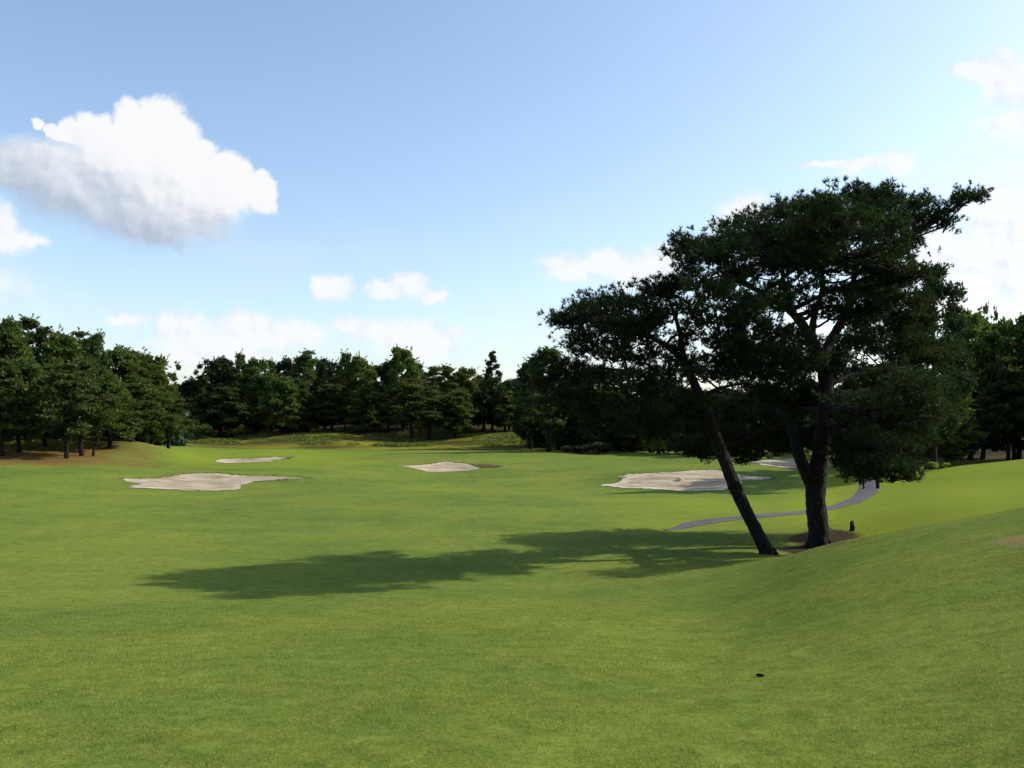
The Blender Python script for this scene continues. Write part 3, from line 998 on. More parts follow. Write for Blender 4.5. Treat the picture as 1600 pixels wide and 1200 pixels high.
padsA = [
    (1398, 600, -3.2, 50, 26, .8, 1), (1350, 632, -3.4, 46, 22, .8, 1), (1428, 640, -3.2, 46, 24, .8, 1), (1380, 690, -3.4, 44, 22, .8, 1),
    (1085, 402, -1.0, 36, 18), (1068, 384, -1, 15, 7, .8), (1120, 392, -.2, 48, 24), (1165, 375, .6, 52, 28), (1150, 415, -1.2, 48, 24), (1205, 362, -.8, 55, 32), (1245, 350, .6, 50, 28),
    (1255, 380, -1.2, 58, 34), (1300, 352, -1.8, 55, 34), (1312, 332, .5, 42, 18), (1350, 335, 0, 52, 34), (1395, 345, 1.2, 42, 32),
    (1362, 302, .1, 30, 12, .55), (1383, 318, .2, 26, 14, .6), (1215, 334, .2, 22, 8, .5), (1150, 352, 0, 20, 8, .5), (1340, 300, 0, 10, 12, .5),
    (1350, 385, -1.2, 58, 34), (1305, 385, 1.3, 60, 28), (1405, 385, .2, 38, 26), (1205, 400, 1.0, 50, 20), (1395, 410, -.6, 40, 18), (1352, 415, .6, 48, 14),
    (1440, 352, .1, 26, 12, .8), (1466, 335, 0, 22, 11, .8), (1492, 318, 0, 20, 8, .7), (1518, 307, 0, 14, 6, .6), (1432, 322, .2, 12, 6, .5), (1480, 350, 0, 14, 5, .5),
    (1095, 455, -.8, 34, 22), (1080, 425, -.6, 20, 10, .7), (1115, 490, -.3, 40, 24), (1122, 532, -1, 30, 20), (1160, 505, .6, 30, 22), (1150, 535, -.8, 36, 22), (1195, 520, 1.2, 28, 12, .8),
    (1130, 448, .6, 24, 10, .7), (1215, 552, .4, 34, 16),
    (1380, 448, .4, 42, 16), (1405, 475, -.6, 44, 28), (1370, 510, .8, 38, 26), (1420, 520, .8, 48, 30), (1385, 545, -1.0, 48, 22), (1255, 580, 1.6, 40, 22), (1330, 590, 1.2, 40, 22), (1350, 545, 1.5, 30, 20),
    (1105, 580, -.6, 40, 24), (1160, 590, 1.2, 50, 30), (1205, 600, 2.2, 50, 30), (1380, 600, 1.8, 56, 36), (1435, 590, 1.6, 50, 38), (1150, 640, 2.0, 52, 30), (1225, 640, 3.0, 54, 32),
    (1290, 640, 3.2, 52, 34), (1350, 650, 2.6, 56, 34), (1415, 650, 2.0, 52, 34), (1105, 690, 1.4, 36, 20), (1150, 695, 2.0, 46, 20), (1205, 690, 3.0, 44, 20), (1260, 600, 3.0, 40, 24),
    (1335, 695, 2.0, 44, 26), (1385, 708, 1.8, 48, 26), (1330, 725, 1.4, 32, 14), (1370, 735, 1.2, 42, 16), (1405, 728, 1.2, 28, 14), (1425, 690, 1.6, 36, 24), (1110, 645, 1.6, 40, 24), (1310, 615, 1.0, 30, 20),
    (1180, 428, .4, 36, 10, .8), (1240, 408, .8, 44, 14), (1290, 418, -.3, 40, 14), (1172, 470, .5, 40, 12), (1205, 452, .9, 26, 9, .7), (1250, 448, 1.2, 24, 9, .6),
    (1150, 478, -.6, 40, 18), (1190, 500, -.4, 34, 14, .9), (1228, 520, 1.1, 26, 12, .9), (1215, 480, .8, 22, 8, .6), (1200, 560, -.4, 44, 22), (1235, 548, .6, 30, 14), (1250, 565, -.5, 36, 18),
    (1300, 450, .8, 30, 12, .8), (1296, 492, 1.6, 26, 13, .9), (1272, 470, 1.4, 28, 11, .8), (1312, 472, -.4, 22, 9, .7), (1262, 535, .9, 20, 9, .8), (1360, 455, 0, 34, 14), (1345, 500, .9, 32, 16), (1365, 475, -.6, 34, 18), (1340, 530, -.5, 34, 18), (1322, 548, .7, 26, 12, .9), (1300, 560, 1.2, 24, 9, .8), (1310, 575, -.5, 30, 14), (1400, 430, .3, 40, 20),
    (1425, 485, .3, 34, 22), (1440, 550, .4, 44, 26), (1455, 620, 1.2, 40, 30), (1440, 660, 1.0, 44, 28), (1180, 540, 0, 40, 20), (1140, 570, 0, 40, 20),
    (1240, 690, 2.4, 44, 24), (1290, 680, 2.6, 40, 24), (1120, 670, .6, 44, 26), (1180, 665, 1.0, 50, 30), (1240, 620, 1.4, 50, 30), (1300, 700, 2.0, 30, 18),
    (1350, 690, 1.0, 50, 30), (1400, 670, .6, 50, 30), (1090, 700, .6, 34, 14), (1395, 742, .8, 34, 12), (1345, 742, 1.0, 24, 8, .8), (1380, 640, .8, 56, 34), (1320, 640, 1.6, 44, 30),
    (1095, 712, 1.2, 26, 9, .8), (1160, 716, 1.8, 30, 10, .8),
]
skelB = [
    [(1201, 868, 0, .24), (1186, 838, 0, .20), (1164, 795, 0, .195), (1146, 755, 0, .20), (1128, 708, .1, .185), (1108, 655, .1, .19), (1094, 620, .1, .15), (1078, 585, 0, .13), (1066, 556, 0, .11)],
    [(1066, 560, 0, .10), (1040, 540, -.2, .08), (1005, 520, -.4, .06), (960, 505, -.4, .04), (915, 500, -.3, .02)],
    [(1068, 560, 0, .09), (1062, 520, .2, .07), (1050, 480, .2, .045), (1035, 450, .1, .02)],
    [(1094, 620, .1, .09), (1040, 600, -.2, .07), (980, 580, -.4, .05), (910, 575, -.5, .02)],
    [(1108, 655, .1, .08), (1050, 645, .3, .06), (980, 640, .4, .04), (920, 640, .5, .02)],
    [(1094, 620, .1, .07), (1130, 605, .4, .05), (1160, 600, .5, .02)],
    [(1143, 752, 0, .04), (1140, 758, -.1, .04), (1138, 764, -.18, .028)],
]
padsB = [
    (893, 505, -.2, 24, 12), (915, 490, -.4, 36, 20), (955, 484, .4, 42, 20), (990, 492, -.6, 40, 24), (1010, 468, .3, 30, 14), (1040, 450, .1, 26, 14), (1058, 470, .3, 18, 14, .8),
    (935, 515, -.8, 42, 20), (975, 520, .6, 44, 22), (1012, 520, -.4, 34, 24), (1025, 495, .6, 28, 18), (876, 500, -.2, 10, 5, .6), (1062, 440, 0, 12, 7, .6),
    (900, 548, -.5, 34, 14, .8), (950, 552, -.6, 40, 14), (1000, 556, .2, 36, 18), (865, 575, -.3, 30, 14, .8), (900, 590, .4, 42, 18), (960, 598, -.6, 44, 20), (1015, 595, .3, 42, 20),
    (1060, 600, -.6, 36, 20), (1080, 570, .5, 22, 14, .7), (1048, 570, .2, 18, 9, .6), (850, 600, .3, 26, 16), (880, 625, -.3, 44, 20), (935, 640, .5, 48, 24), (990, 640, -.5, 48, 24), (1045, 640, .2, 44, 24),
    (1080, 640, .8, 36, 24), (1020, 672, .3, 40, 16), (960, 668, -.2, 44, 14), (1140, 585, .5, 24, 12, .8), (1070, 520, .2, 14, 6, .4), (1058, 545, .3, 16, 5, .4),
]
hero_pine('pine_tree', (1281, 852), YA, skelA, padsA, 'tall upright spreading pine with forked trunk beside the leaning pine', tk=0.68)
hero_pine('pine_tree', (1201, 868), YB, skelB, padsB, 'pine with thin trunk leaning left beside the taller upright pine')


# ------------------------------------------------------------------ woodland trees
def crown_clumps(kind, H, W, rg):
    """list of clump centres and radii of a crown H tall, W wide (base at z=0)"""
    cl = []
    if kind == 'cedar':
        n = 26
        for i in range(n):
            t = i / (n - 1)
            z = H * (0.16 + 0.80 * t)
            r = W * 0.5 * (1 - t) ** 0.8 * 0.72
            th = i * 2.4
            cl.append((math.cos(th) * r, math.sin(th) * r, z, W * 0.20 * (1.15 - t * 0.85), 0.75))
    elif kind == 'tall':
        n = 24
        for i in range(n):
            t = i / (n - 1)
            z = H * (0.22 + 0.74 * t)
            r = W * 0.5 * math.sin(math.pi * min(1, 0.18 + 0.86 * t)) ** 0.7 * 0.66 * (0.6 + 0.5 * rg.random())
            th = i * 2.4 + rg.random()
            cl.append((math.cos(th) * r, math.sin(th) * r, z, W * (0.15 + 0.06 * rg.random()) * (1.1 - 0.35 * t), 0.8))
    elif kind == 'pine':
        n = 30
        for i in range(n):
            t = i / (n - 1)
            z = H * (0.28 + 0.68 * t)
            r = W * 0.5 * math.sin(math.pi * min(1, 0.25 + 0.72 * t)) ** 0.6 * 0.78 * (0.35 + 0.7 * rg.random())
            th = i * 2.4 + rg.random()
            cl.append((math.cos(th) * r, math.sin(th) * r, z + rg.normal(0, .02) * H, W * (0.13 + 0.06 * rg.random()), 0.5))
    elif kind == 'thin':
        n = 13
        for i in range(n):
            t = i / (n - 1)
            z = H * (0.42 + 0.56 * t)
            r = W * 0.42 * (0.4 + 0.8 * rg.random()) * (1 - t * 0.5)
            th = i * 2.4 + rg.random()
            cl.append((math.cos(th) * r, math.sin(th) * r, z, W * 0.12, 0.6))
    else:  # broad
        n = 32
        for i in range(n):
            t = (i + .5) / n
            z = H * (0.15 + 0.79 * t)
            r = W * 0.5 * math.sin(math.pi * min(1, 0.22 + 0.74 * t)) ** 0.6 * 0.76 * (0.45 + 0.6 * rg.random())
            th = i * 2.4 + rg.random()
            cl.append((math.cos(th) * r, math.sin(th) * r, z, W * (0.13 + 0.07 * rg.random()), 0.75))
    return cl


def make_variant(kind, seed, nleaf, leaf, mat):
    """trunk mesh + crown mesh, 10 m tall, 6 m wide"""
    global rng
    keep_ = rng
    rng = np.random.default_rng(seed)
    rg = rng
    H, W = 10.0, 6.0
    cl = crown_clumps(kind, H, W, rg)
    tb = Tubes()
    lean = rg.normal(0, 0.25, 2)
    k = 6
    zs = np.linspace(-0.3, H * (0.93 if kind in ('cedar', 'tall') else 0.72), k)
    tp = np.stack([lean[0] * (zs / H) ** 2 * 2 + rg.normal(0, .07, k), lean[1] * (zs / H) ** 2 * 2 + rg.normal(0, .07, k), zs], -1)
    tp[0, :2] = 0
    tb.add(tp, np.linspace(0.19, 0.05, k) * np.array([1.25, 1, 1, 1, 1, 1]), 9, 0.05, 3)
    parts = []
    tot = sum(c[3] ** 2 for c in cl)
    for (x, y, z, r, fl) in cl:
        za = max(z - 0.5 - 0.35 * math.hypot(x, y), H * 0.14)
        a = np.array([np.interp(za, zs, tp[:, 0]), np.interp(za, zs, tp[:, 1]), za])
        e = np.array([x, y, z - r * 0.2])
        tb.add([a, (a + e) / 2 + [0, 0, -0.12], e], [0.055, 0.04, 0.018], 5, 0.04, 2)
        n = int(nleaf * r * r / tot)
        # sub-lumps make light and dark knots inside the clump
        ns = 7
        sc = unit(rg.normal(size=(ns, 3))) * r * 0.62 * rg.random((ns, 1)) ** 0.3
        pick = rg.integers(0, ns, n)
        u = unit(rg.normal(size=(n, 3)))
        p = sc[pick] + u * (r * 0.5 * rg.random((n, 1)) ** 0.5)
        p = p * [1, 1, fl] + [x, y, z]
        d = unit(u * [1, 1, .6] + [0, 0, .35] + rg.normal(0, .5, (n, 3)))
        L = leaf * (0.6 + 0.8 * rg.random(n))
        t = np.clip(rg.normal(0.45, 0.22, n) + (rg.random(ns)[pick] - .5) * 0.5, 0, 1)
        parts.append(leaves(p, d, L, L * (0.22 if kind != 'broad' else 0.33), t))
        # loose shoots past the outline
        m = 5
        uu = unit(rg.normal(size=(m, 3)) * [1, 1, 0.7] + [0, 0, 0.6])
        for q in uu:
            L0 = r * (1.0 + 0.35 * rg.random())
            pp = np.array([x, y, z]) + q * np.linspace(0.75, 1.0, 10)[:, None] * L0 * [1, 1, fl + 0.25]
            parts.append(leaves(pp + rg.normal(0, .04, pp.shape), unit(q + rg.normal(0, .6, pp.shape)), np.full(10, leaf * .8), np.full(10, leaf * .2), rg.random(10)))
    V, f, t = join(parts)
    cm = mesh_np(kind + '_crown', V, f, mat, dict(tint=t))
    tm = tb.mesh(kind + '_trunk', M_BARK)
    rng = keep_
    return tm, cm


VAR = {
    'pine': [make_variant('pine', s, 15000, 0.27, M_PINE2) for s in (1, 2, 3, 4)],
    'broad': [make_variant('broad', s, 15000, 0.28, M_BROAD) for s in (5, 6, 7)],
    'tall': [make_variant('tall', s, 14000, 0.27, M_PINE2) for s in (8, 9, 10)],
    'cedar': [make_variant('cedar', 11, 15000, 0.28, M_DARK)],
    'talldark': [make_variant('tall', 18, 17000, 0.24, M_DARK)],
    'thin': [make_variant('thin', s, 4200, 0.26, M_PINE2) for s in (12, 13)],
    'dark': [make_variant('broad', s, 15000, 0.28, M_DARK) for s in (14, 15)],
}
NAMES = dict(pine='pine_tree', broad='leafy_tree', tall='slender_pine_tree', cedar='cedar_tree', thin='sparse_tree', talldark='slender_pine_tree', dark='dark_tree')
_c = {}


def tree(px, top, Y, kind, wpx, label, group, rz=None, lean=0):
    X = wx(px, Y)
    z = float(terr(X, Y))
    H = CZ - (top - HZ) / F * Y - z
    i = _c[kind] = _c.get(kind, -1) + 1
    tm, cm = VAR[kind][i % len(VAR[kind])]
    r = empty(NAMES[kind], (X, Y, z), (i * 1.9 + px) % 6.28 if rz is None else rz)
    s = wpx * (1.28 if kind in ('broad', 'dark', 'pine') else 1.12) * Y / F / 6.0
    r.scale = (s, s, H / 10.2)
    r.rotation_euler[1] = lean
    tag(r, label, 'tree', group)
    link('trunk', tm, r)
    link('crown', cm, r)
    return r


GL, GF, GR, GM = 'trees of the left wood', 'trees of the far wood behind the green', 'trees of the wood on the right', 'trees behind the leaning pine'
L = 'left wood'
left = [
    (12, 493, 62, 'broad', 92, 'tallest tree of the left wood, at the very left edge'),
    (48, 496, 66, 'pine', 92, 'high pine second from the left edge of the left wood'),
    (88, 512, 66, 'broad', 88, 'full crowned tree a little below the highest tops of the left wood'),
    (124, 519, 70, 'pine', 80, 'pine behind the two straight trunks of the left wood'),
    (152, 517, 66, 'tall', 62, 'narrow topped pine rising sharply mid skyline of the left wood'),
    (180, 538, 70, 'broad', 78, 'round tree just right of the narrow topped pine, left wood'),
    (208, 540, 72, 'pine', 72, 'tall pine where the left wood skyline starts to fall'),
    (236, 549, 76, 'broad', 66, 'leafy tree third from the right end of the left wood'),
    (262, 562, 80, 'thin', 52, 'sparse see-through tree at the right end of the left wood skyline'),
    (4, 560, 55, 'pine', 96, 'low dark pine standing forward at the left frame edge'),
    (31, 552, 57, 'broad', 84, 'leafy tree with bare trunk, second trunk from the left edge'),
    (72, 566, 60, 'broad', 84, 'bushy tree set back in the dark of the left wood, second row'),
    (104, 566, 55, 'pine', 84, 'front pine whose trunk stands on brown litter, left of the straight one'),
    (128, 560, 57, 'pine', 86, 'front pine with the straightest clear trunk on the brown bank'),
    (170, 582, 61, 'broad', 84, 'low front tree behind the crooked sapling'),
    (205, 592, 64, 'pine', 80, 'low pine above the green shrubs of the left bank'),
    (236, 600, 68, 'broad', 74, 'low round tree near the right end of the left bank'),
    (262, 612, 71, 'pine', 66, 'small pine closing the right end of the left wood'),
    (-40, 500, 60, 'broad', 95, 'tree just outside the left edge of the view'),
    (-95, 520, 58, 'pine', 95, 'pine further outside the left edge of the view'),
]
for a in left:
    tree(*a, GL)
far = [
    (286, 606, 118, 'dark', 52, 'low dark tree in the dip between left wood and far wood'),
    (303, 588, 108, 'dark', 52, 'dark tree at the left shoulder of the far wood'),
    (319, 562, 104, 'thin', 40, 'thin scraggy tree sticking up at the left end of the far wood'),
    (345, 553, 106, 'dark', 66, 'first tall dark tree of the far wood, left end'),
    (375, 549, 112, 'tall', 52, 'slender peak second along the far wood skyline'),
    (400, 556, 106, 'broad', 58, 'broad tree above the sunlit gap in the far wood'),
    (424, 562, 110, 'tall', 50, 'slim tree between two broader ones above the shrubby gap'),
    (448, 557, 112, 'dark', 56, 'dark topped tree left of the skyline middle, far wood'),
    (478, 549, 106, 'pine', 62, 'pine making the highest left centre top of the far wood'),
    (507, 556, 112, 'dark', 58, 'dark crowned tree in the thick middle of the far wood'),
    (540, 548, 108, 'tall', 56, 'spiky tree with a pointed leader, middle of the far wood'),
    (563, 552, 106, 'broad', 58, 'rounded tree right after the spiky leader, far wood'),
    (592, 564, 112, 'pine', 52, 'lower pine just left of the big round tree, far wood'),
    (607, 562, 104, 'dark', 40, 'narrow dark tree touching the big round tree on its left'),
    (629, 539, 102, 'broad', 62, 'biggest round topped tree standing above the far wood'),
    (655, 566, 108, 'tall', 46, 'pale tapering tree right of the big round tree'),
    (678, 572, 116, 'pine', 50, 'faint far pine in the low stretch of skyline'),
    (702, 570, 106, 'pine', 50, 'small pine left of a twin one before the pointed cedar'),
    (727, 571, 108, 'broad', 52, 'small leafy tree left beside the pointed cedar'),
    (769, 544, 102, 'cedar', 66, 'pointed conical cedar on the skyline'),
    (796, 590, 104, 'dark', 50, 'low dark tree right at the foot of the pointed cedar'),
    (748, 585, 110, 'tall', 46, 'slim tree tucked behind the left side of the pointed cedar'),
    (440, 585, 99, 'broad', 60, 'light green front tree with low branches, far wood'),
    (466, 592, 101, 'pine', 52, 'front pine of the far wood, right of the light green one'),
    (360, 600, 103, 'pine', 58, 'front pine over the shrubby gap, far wood'),
    (320, 612, 104, 'broad', 56, 'low front tree near the left end of the far wood'),
    (520, 600, 102, 'pine', 60, 'front pine in shade, middle of the far wood'),
    (572, 602, 101, 'broad', 58, 'front tree in shade left below the big round tree'),
    (672, 602, 98, 'pine', 62, 'front pine on a slim trunk, right of the big round tree'),
    (642, 592, 97, 'pine', 66, 'front pine whose trunk stands alone below the big round tree'),
    (712, 606, 99, 'broad', 58, 'front tree with a slim trunk on the olive slope'),
    (756, 604, 104, 'pine', 60, 'front pine below and left of the pointed cedar'),
    (790, 610, 102, 'broad', 56, 'front leafy tree below the pointed cedar on its right'),
]
for a in far:
    a = (a[0], a[1], a[2] + 7, *a[3:])
    tree(*a, GF)
midt = [
    (830, 556, 92, 'dark', 52, 'dark narrow tree left of the trunk that stands before the far slope'),
    (858, 542, 80, 'pine', 84, 'pine on a clear dark trunk left of the leaning pine, before the far slope'),
    (900, 585, 84, 'dark', 84, 'dark tree right next to the clear dark trunk before the far slope'),
    (945, 600, 82, 'broad', 84, 'shaded tree below the left tip of the leaning pine'),
    (990, 590, 84, 'dark', 84, 'dark tree seen under the middle of the leaning pine crown'),
    (1030, 606, 80, 'pine', 74, 'pine on a thin trunk under the leaning pine crown'),
    (1075, 600, 78, 'dark', 84, 'dark tree directly behind the top of the leaning trunk'),
]
for a in midt:
    tree(*a, GM)
right = [
    (1130, 604, 76, 'dark', 96, 'dark tree in the gap between leaning and upright trunks'),
    (1190, 600, 72, 'pine', 100, 'pine behind the far white bunker, left of the upright trunk'),
    (1250, 606, 70, 'dark', 96, 'dark tree hidden mostly behind the upright trunk'),
    (1310, 600, 66, 'pine', 100, 'shaded pine right behind the upright trunk'),
    (1365, 596, 60, 'dark', 110, 'dark tree behind the bend of the cart path'),
    (1425, 505, 47, 'pine', 130, 'pine behind the right flank of the upright pine crown'),
    (1460, 402, 44, 'talldark', 130, 'tall feathery pine peeking out right of the upright pine'),
    (1390, 560, 50, 'dark', 120, 'low dark tree under the tall feathery pine'),
    (1455, 580, 50, 'broad', 120, 'shaded leafy tree under the right side of the tall feathery pine'),
    (1515, 478, 58, 'broad', 96, 'medium tree right of the tall feathery pine'),
    (1505, 560, 60, 'pine', 90, 'low pine left of the sunlit yellow gap'),
    (1556, 500, 62, 'tall', 84, 'dark pine above the sunlit yellow gap'),
    (1545, 475, 66, 'thin', 34, 'bare thin treetop poking up above the right wood'),
    (1592, 486, 56, 'broad', 90, 'large tree at the right edge of the view'),
    (1575, 560, 54, 'pine', 80, 'low front pine with twin dark trunks at the right edge'),
    (1640, 470, 58, 'pine', 100, 'pine just outside the right edge of the view'),
    (1700, 450, 56, 'broad', 110, 'tree well outside the right edge of the view'),
]
right += [
    (1480, 598, 54, 'dark', 90, 'low dark tree with crown near the ground, left of the yellow gap'),
    (1585, 590, 56, 'dark', 80, 'low dark tree with crown near the ground, right of the yellow gap'),
    (1535, 565, 58, 'dark', 84, 'dark tree whose crown roofs the sunlit yellow gap'),
    (1720, 480, 50, 'dark', 120, 'dark tree out of view to the right, closest to the frame edge'),
    (1800, 500, 56, 'broad', 120, 'leafy tree out of view to the right, second from the frame edge'),
    (1850, 470, 50, 'dark', 120, 'dark tree out of view to the right, third from the frame edge'),
    (1960, 470, 52, 'pine', 120, 'pine out of view to the right, fourth from the frame edge'),
    (2080, 470, 54, 'dark', 120, 'dark tree out of view to the right, farthest from the frame edge'),
]
for a in right:
    tree(*a, GR)


# rear masses of the woods, nobody could count their trees
def woodland(name, spots, label):
    global rng
    rng = np.random.default_rng(77)
    P = []
    for (px, top, Y, w) in spots:
        X = wx(px, Y)
        z = float(terr(X, Y))
        H = CZ - (top - HZ) / F * Y - z
        cl = crown_clumps('broad', H, w * Y / F, rng)
        for (x, y, zz, r, fl) in cl:
            n = 75
            u = unit(rng.normal(size=(n, 3)))
            p = u * r * 1.15 * rng.random((n, 1)) ** 0.4 * [1, 1, fl] + [X + x, Y + y, z + zz * 0.98 - 0.1 * H]
            P.append(leaves(p, unit(rng.normal(size=(n, 3)) + [0, 0, .4]), np.full(n, .55), np.full(n, .20), rng.random(n)))
    V, f, t = join(P)
    tag(link(name, mesh_np(name, V, f, M_DARK, dict(tint=t))), label, 'woodland', kind='stuff')


sp = []
for px in range(-150, 280, 34):
    top = 545 + max(0, px - 120) * 0.42
    sp.append((px, top + 8, 88, 70))
for i, px in enumerate(range(290, 860, 26)):
    sp.append((px, 588 + 9 * math.sin(px * .13), 126 + 5 * (i % 2), 54))
woodland('woodland', sp, 'dense mass of trees filling the back of the left and far woods')
sp = []
for i, px in enumerate(range(850, 1500, 44)):
    sp.append((px, 612 if px < 1400 else 590, 96 - 6 * (i % 2), 86))
for i, px in enumerate(range(1500, 1760, 44)):
    sp.append((px, 545, 86, 86))
woodland('woodland', sp, 'dense mass of trees filling the back of the right wood')


# ------------------------------------------------------------------ shrubs and undergrowth
def shrub_mesh(seed, mat, n=1600, leaf=0.14, stems=9):
    global rng
    keep_ = rng
    rng = np.random.default_rng(seed)
    P = []
    tb = Tubes()
    for i in range(stems):
        th = rng.random() * 6.28
        o = np.array([math.cos(th), math.sin(th), 0]) * (0.25 + 0.65 * rng.random())
        e = o + [0, 0, 0.45 + 0.5 * rng.random()]
        tb.add([[0, 0, -.05], o * 0.4 + [0, 0, .25], e], [.03, .02, .008], 5, 0, 2)
        k = n // stems
        u = unit(rng.normal(size=(k, 3)))
        p = e + u * rng.random((k, 1)) ** 0.5 * [.38, .38, .3]
        p[:, 2] = np.maximum(p[:, 2], 0.03)
        P.append(leaves(p, unit(u + [0, 0, .8]), leaf * (.5 + rng.random(k)), leaf * .3 * np.ones(k), rng.random(k)))
    V, f, t = join(P)
    cm = mesh_np('shrub_foliage', V, f, mat, dict(tint=t))
    tm = tb.mesh('shrub_stems', M_BARK)
    rng = keep_
    return tm, cm


SH = [shrub_mesh(1, M_BROAD), shrub_mesh(2, M_OLIVE), shrub_mesh(3, M_YELL), shrub_mesh(4, M_DARK)]


def shrub(px, Y, w, h, v, label, group):
    X = wx(px, Y)
    r = empty('shrub', (X, Y, float(terr(X, Y)) - .02), px)
    r.scale = (w / 2, w / 2, h / 1.1)
    tag(r, label, 'shrub', group)
    link('stems', SH[v][0], r)
    link('foliage', SH[v][1], r)


GS = 'shrubs along the wood edges'
for a in [
    (178, 68, 3.2, 1.5, 0, 'green shrub behind the crooked sapling on the left bank'),
    (200, 70, 3.0, 1.6, 0, 'green shrub in the middle of the left bank clump'),
    (222, 70, 2.6, 1.3, 1, 'lighter shrub on the crown of the left bank'),
    (240, 71, 2.4, 1.4, 2, 'pale yellowish shrub at the right of the left bank clump'),
    (305, 96, 4.0, 1.8, 0, 'dark green shrub in the dip between the two woods'),
    (272, 92, 4.0, 1.6, 3, 'low dark shrub just beyond the left bank'),
    (362, 108, 4.0, 3.0, 1, 'olive shrub in the gap of the far wood, left one'),
    (382, 110, 3.6, 2.8, 2, 'yellow shrub, coloured as sunlit, in the gap of the far wood'),
    (402, 108, 3.8, 3.0, 1, 'olive shrub in the gap of the far wood, right one'),
    (370, 101, 3.4, 1.6, 1, 'small shrub in front of the sunlit gap, far wood'),
    (450, 100, 5.0, 1.6, 3, 'wide green shrub below the light green front tree'),
    (480, 102, 4.0, 1.8, 1, 'flat olive shrub right of the wide green one'),
    (885, 84, 4.2, 2.6, 0, 'round green shrub right of the clear dark trunk'),
    (915, 84, 4.2, 2.4, 0, 'second round shrub below the leaning pine crown tip'),
    (940, 85, 4.0, 2.9, 0, 'tallest shrub below the leaning pine crown'),
    (905, 78, 3.4, 0.9, 3, 'low dark shrub at the edge of the green, left one'),
    (935, 77, 3.4, 1.0, 3, 'low dark shrub at the edge of the green, next to the tall shrub'),
    (988, 86, 4.6, 2.2, 1, 'olive shrub in the light patch below the leaning pine'),
    (1018, 84, 4.6, 2.0, 1, 'olive shrub left of the thin trunk behind the leaning pine'),
    (1040, 80, 4.0, 1.8, 2, 'shrub coloured as sunlit near the thin trunk behind the leaning pine'),
    (1075, 76, 4.0, 1.9, 3, 'dark shrub just left of the leaning trunk'),
    (1110, 72, 4.0, 1.8, 1, 'olive shrub seen just right of the leaning trunk'),
    (1150, 70, 4.0, 1.6, 0, 'shrub behind the far white bunker'),
    (1212, 64, 3.4, 1.3, 3, 'dark shrub above the far white bunker near the upright trunk'),
    (1330, 54, 3.6, 2.0, 3, 'dark shrub right of the upright trunk, behind the path bend'),
    (1390, 52, 3.2, 2.0, 3, 'dark shrub above the path bend'),
    (1428, 42.5, 1.0, 0.45, 2, 'small bright plant on the rim of the right mound'),
    (1408, 42.5, 0.9, 0.5, 0, 'small green plant left of the bright plant on the right mound'),
    (1467, 42.8, 0.9, 0.35, 2, 'tiny bright plant alone on the rim of the right mound'),
    (1350, 44.5, 1.8, 0.5, 0, 'low green tuft above the top of the visible path'),
    (1512, 90, 5, 2.6, 2, 'yellow shrub, coloured as sunlit, in the right wood gap, left one'),
    (1530, 92, 5, 3.0, 2, 'yellow shrub, coloured as sunlit, in the right wood gap, middle one'),
    (1555, 90, 5, 2.8, 2, 'yellow shrub, coloured as sunlit, in the right wood gap, right one'),
]:
    if a[1] > 95:
        a = (a[0], a[1] + 9, *a[2:])
    shrub(*a, GS)


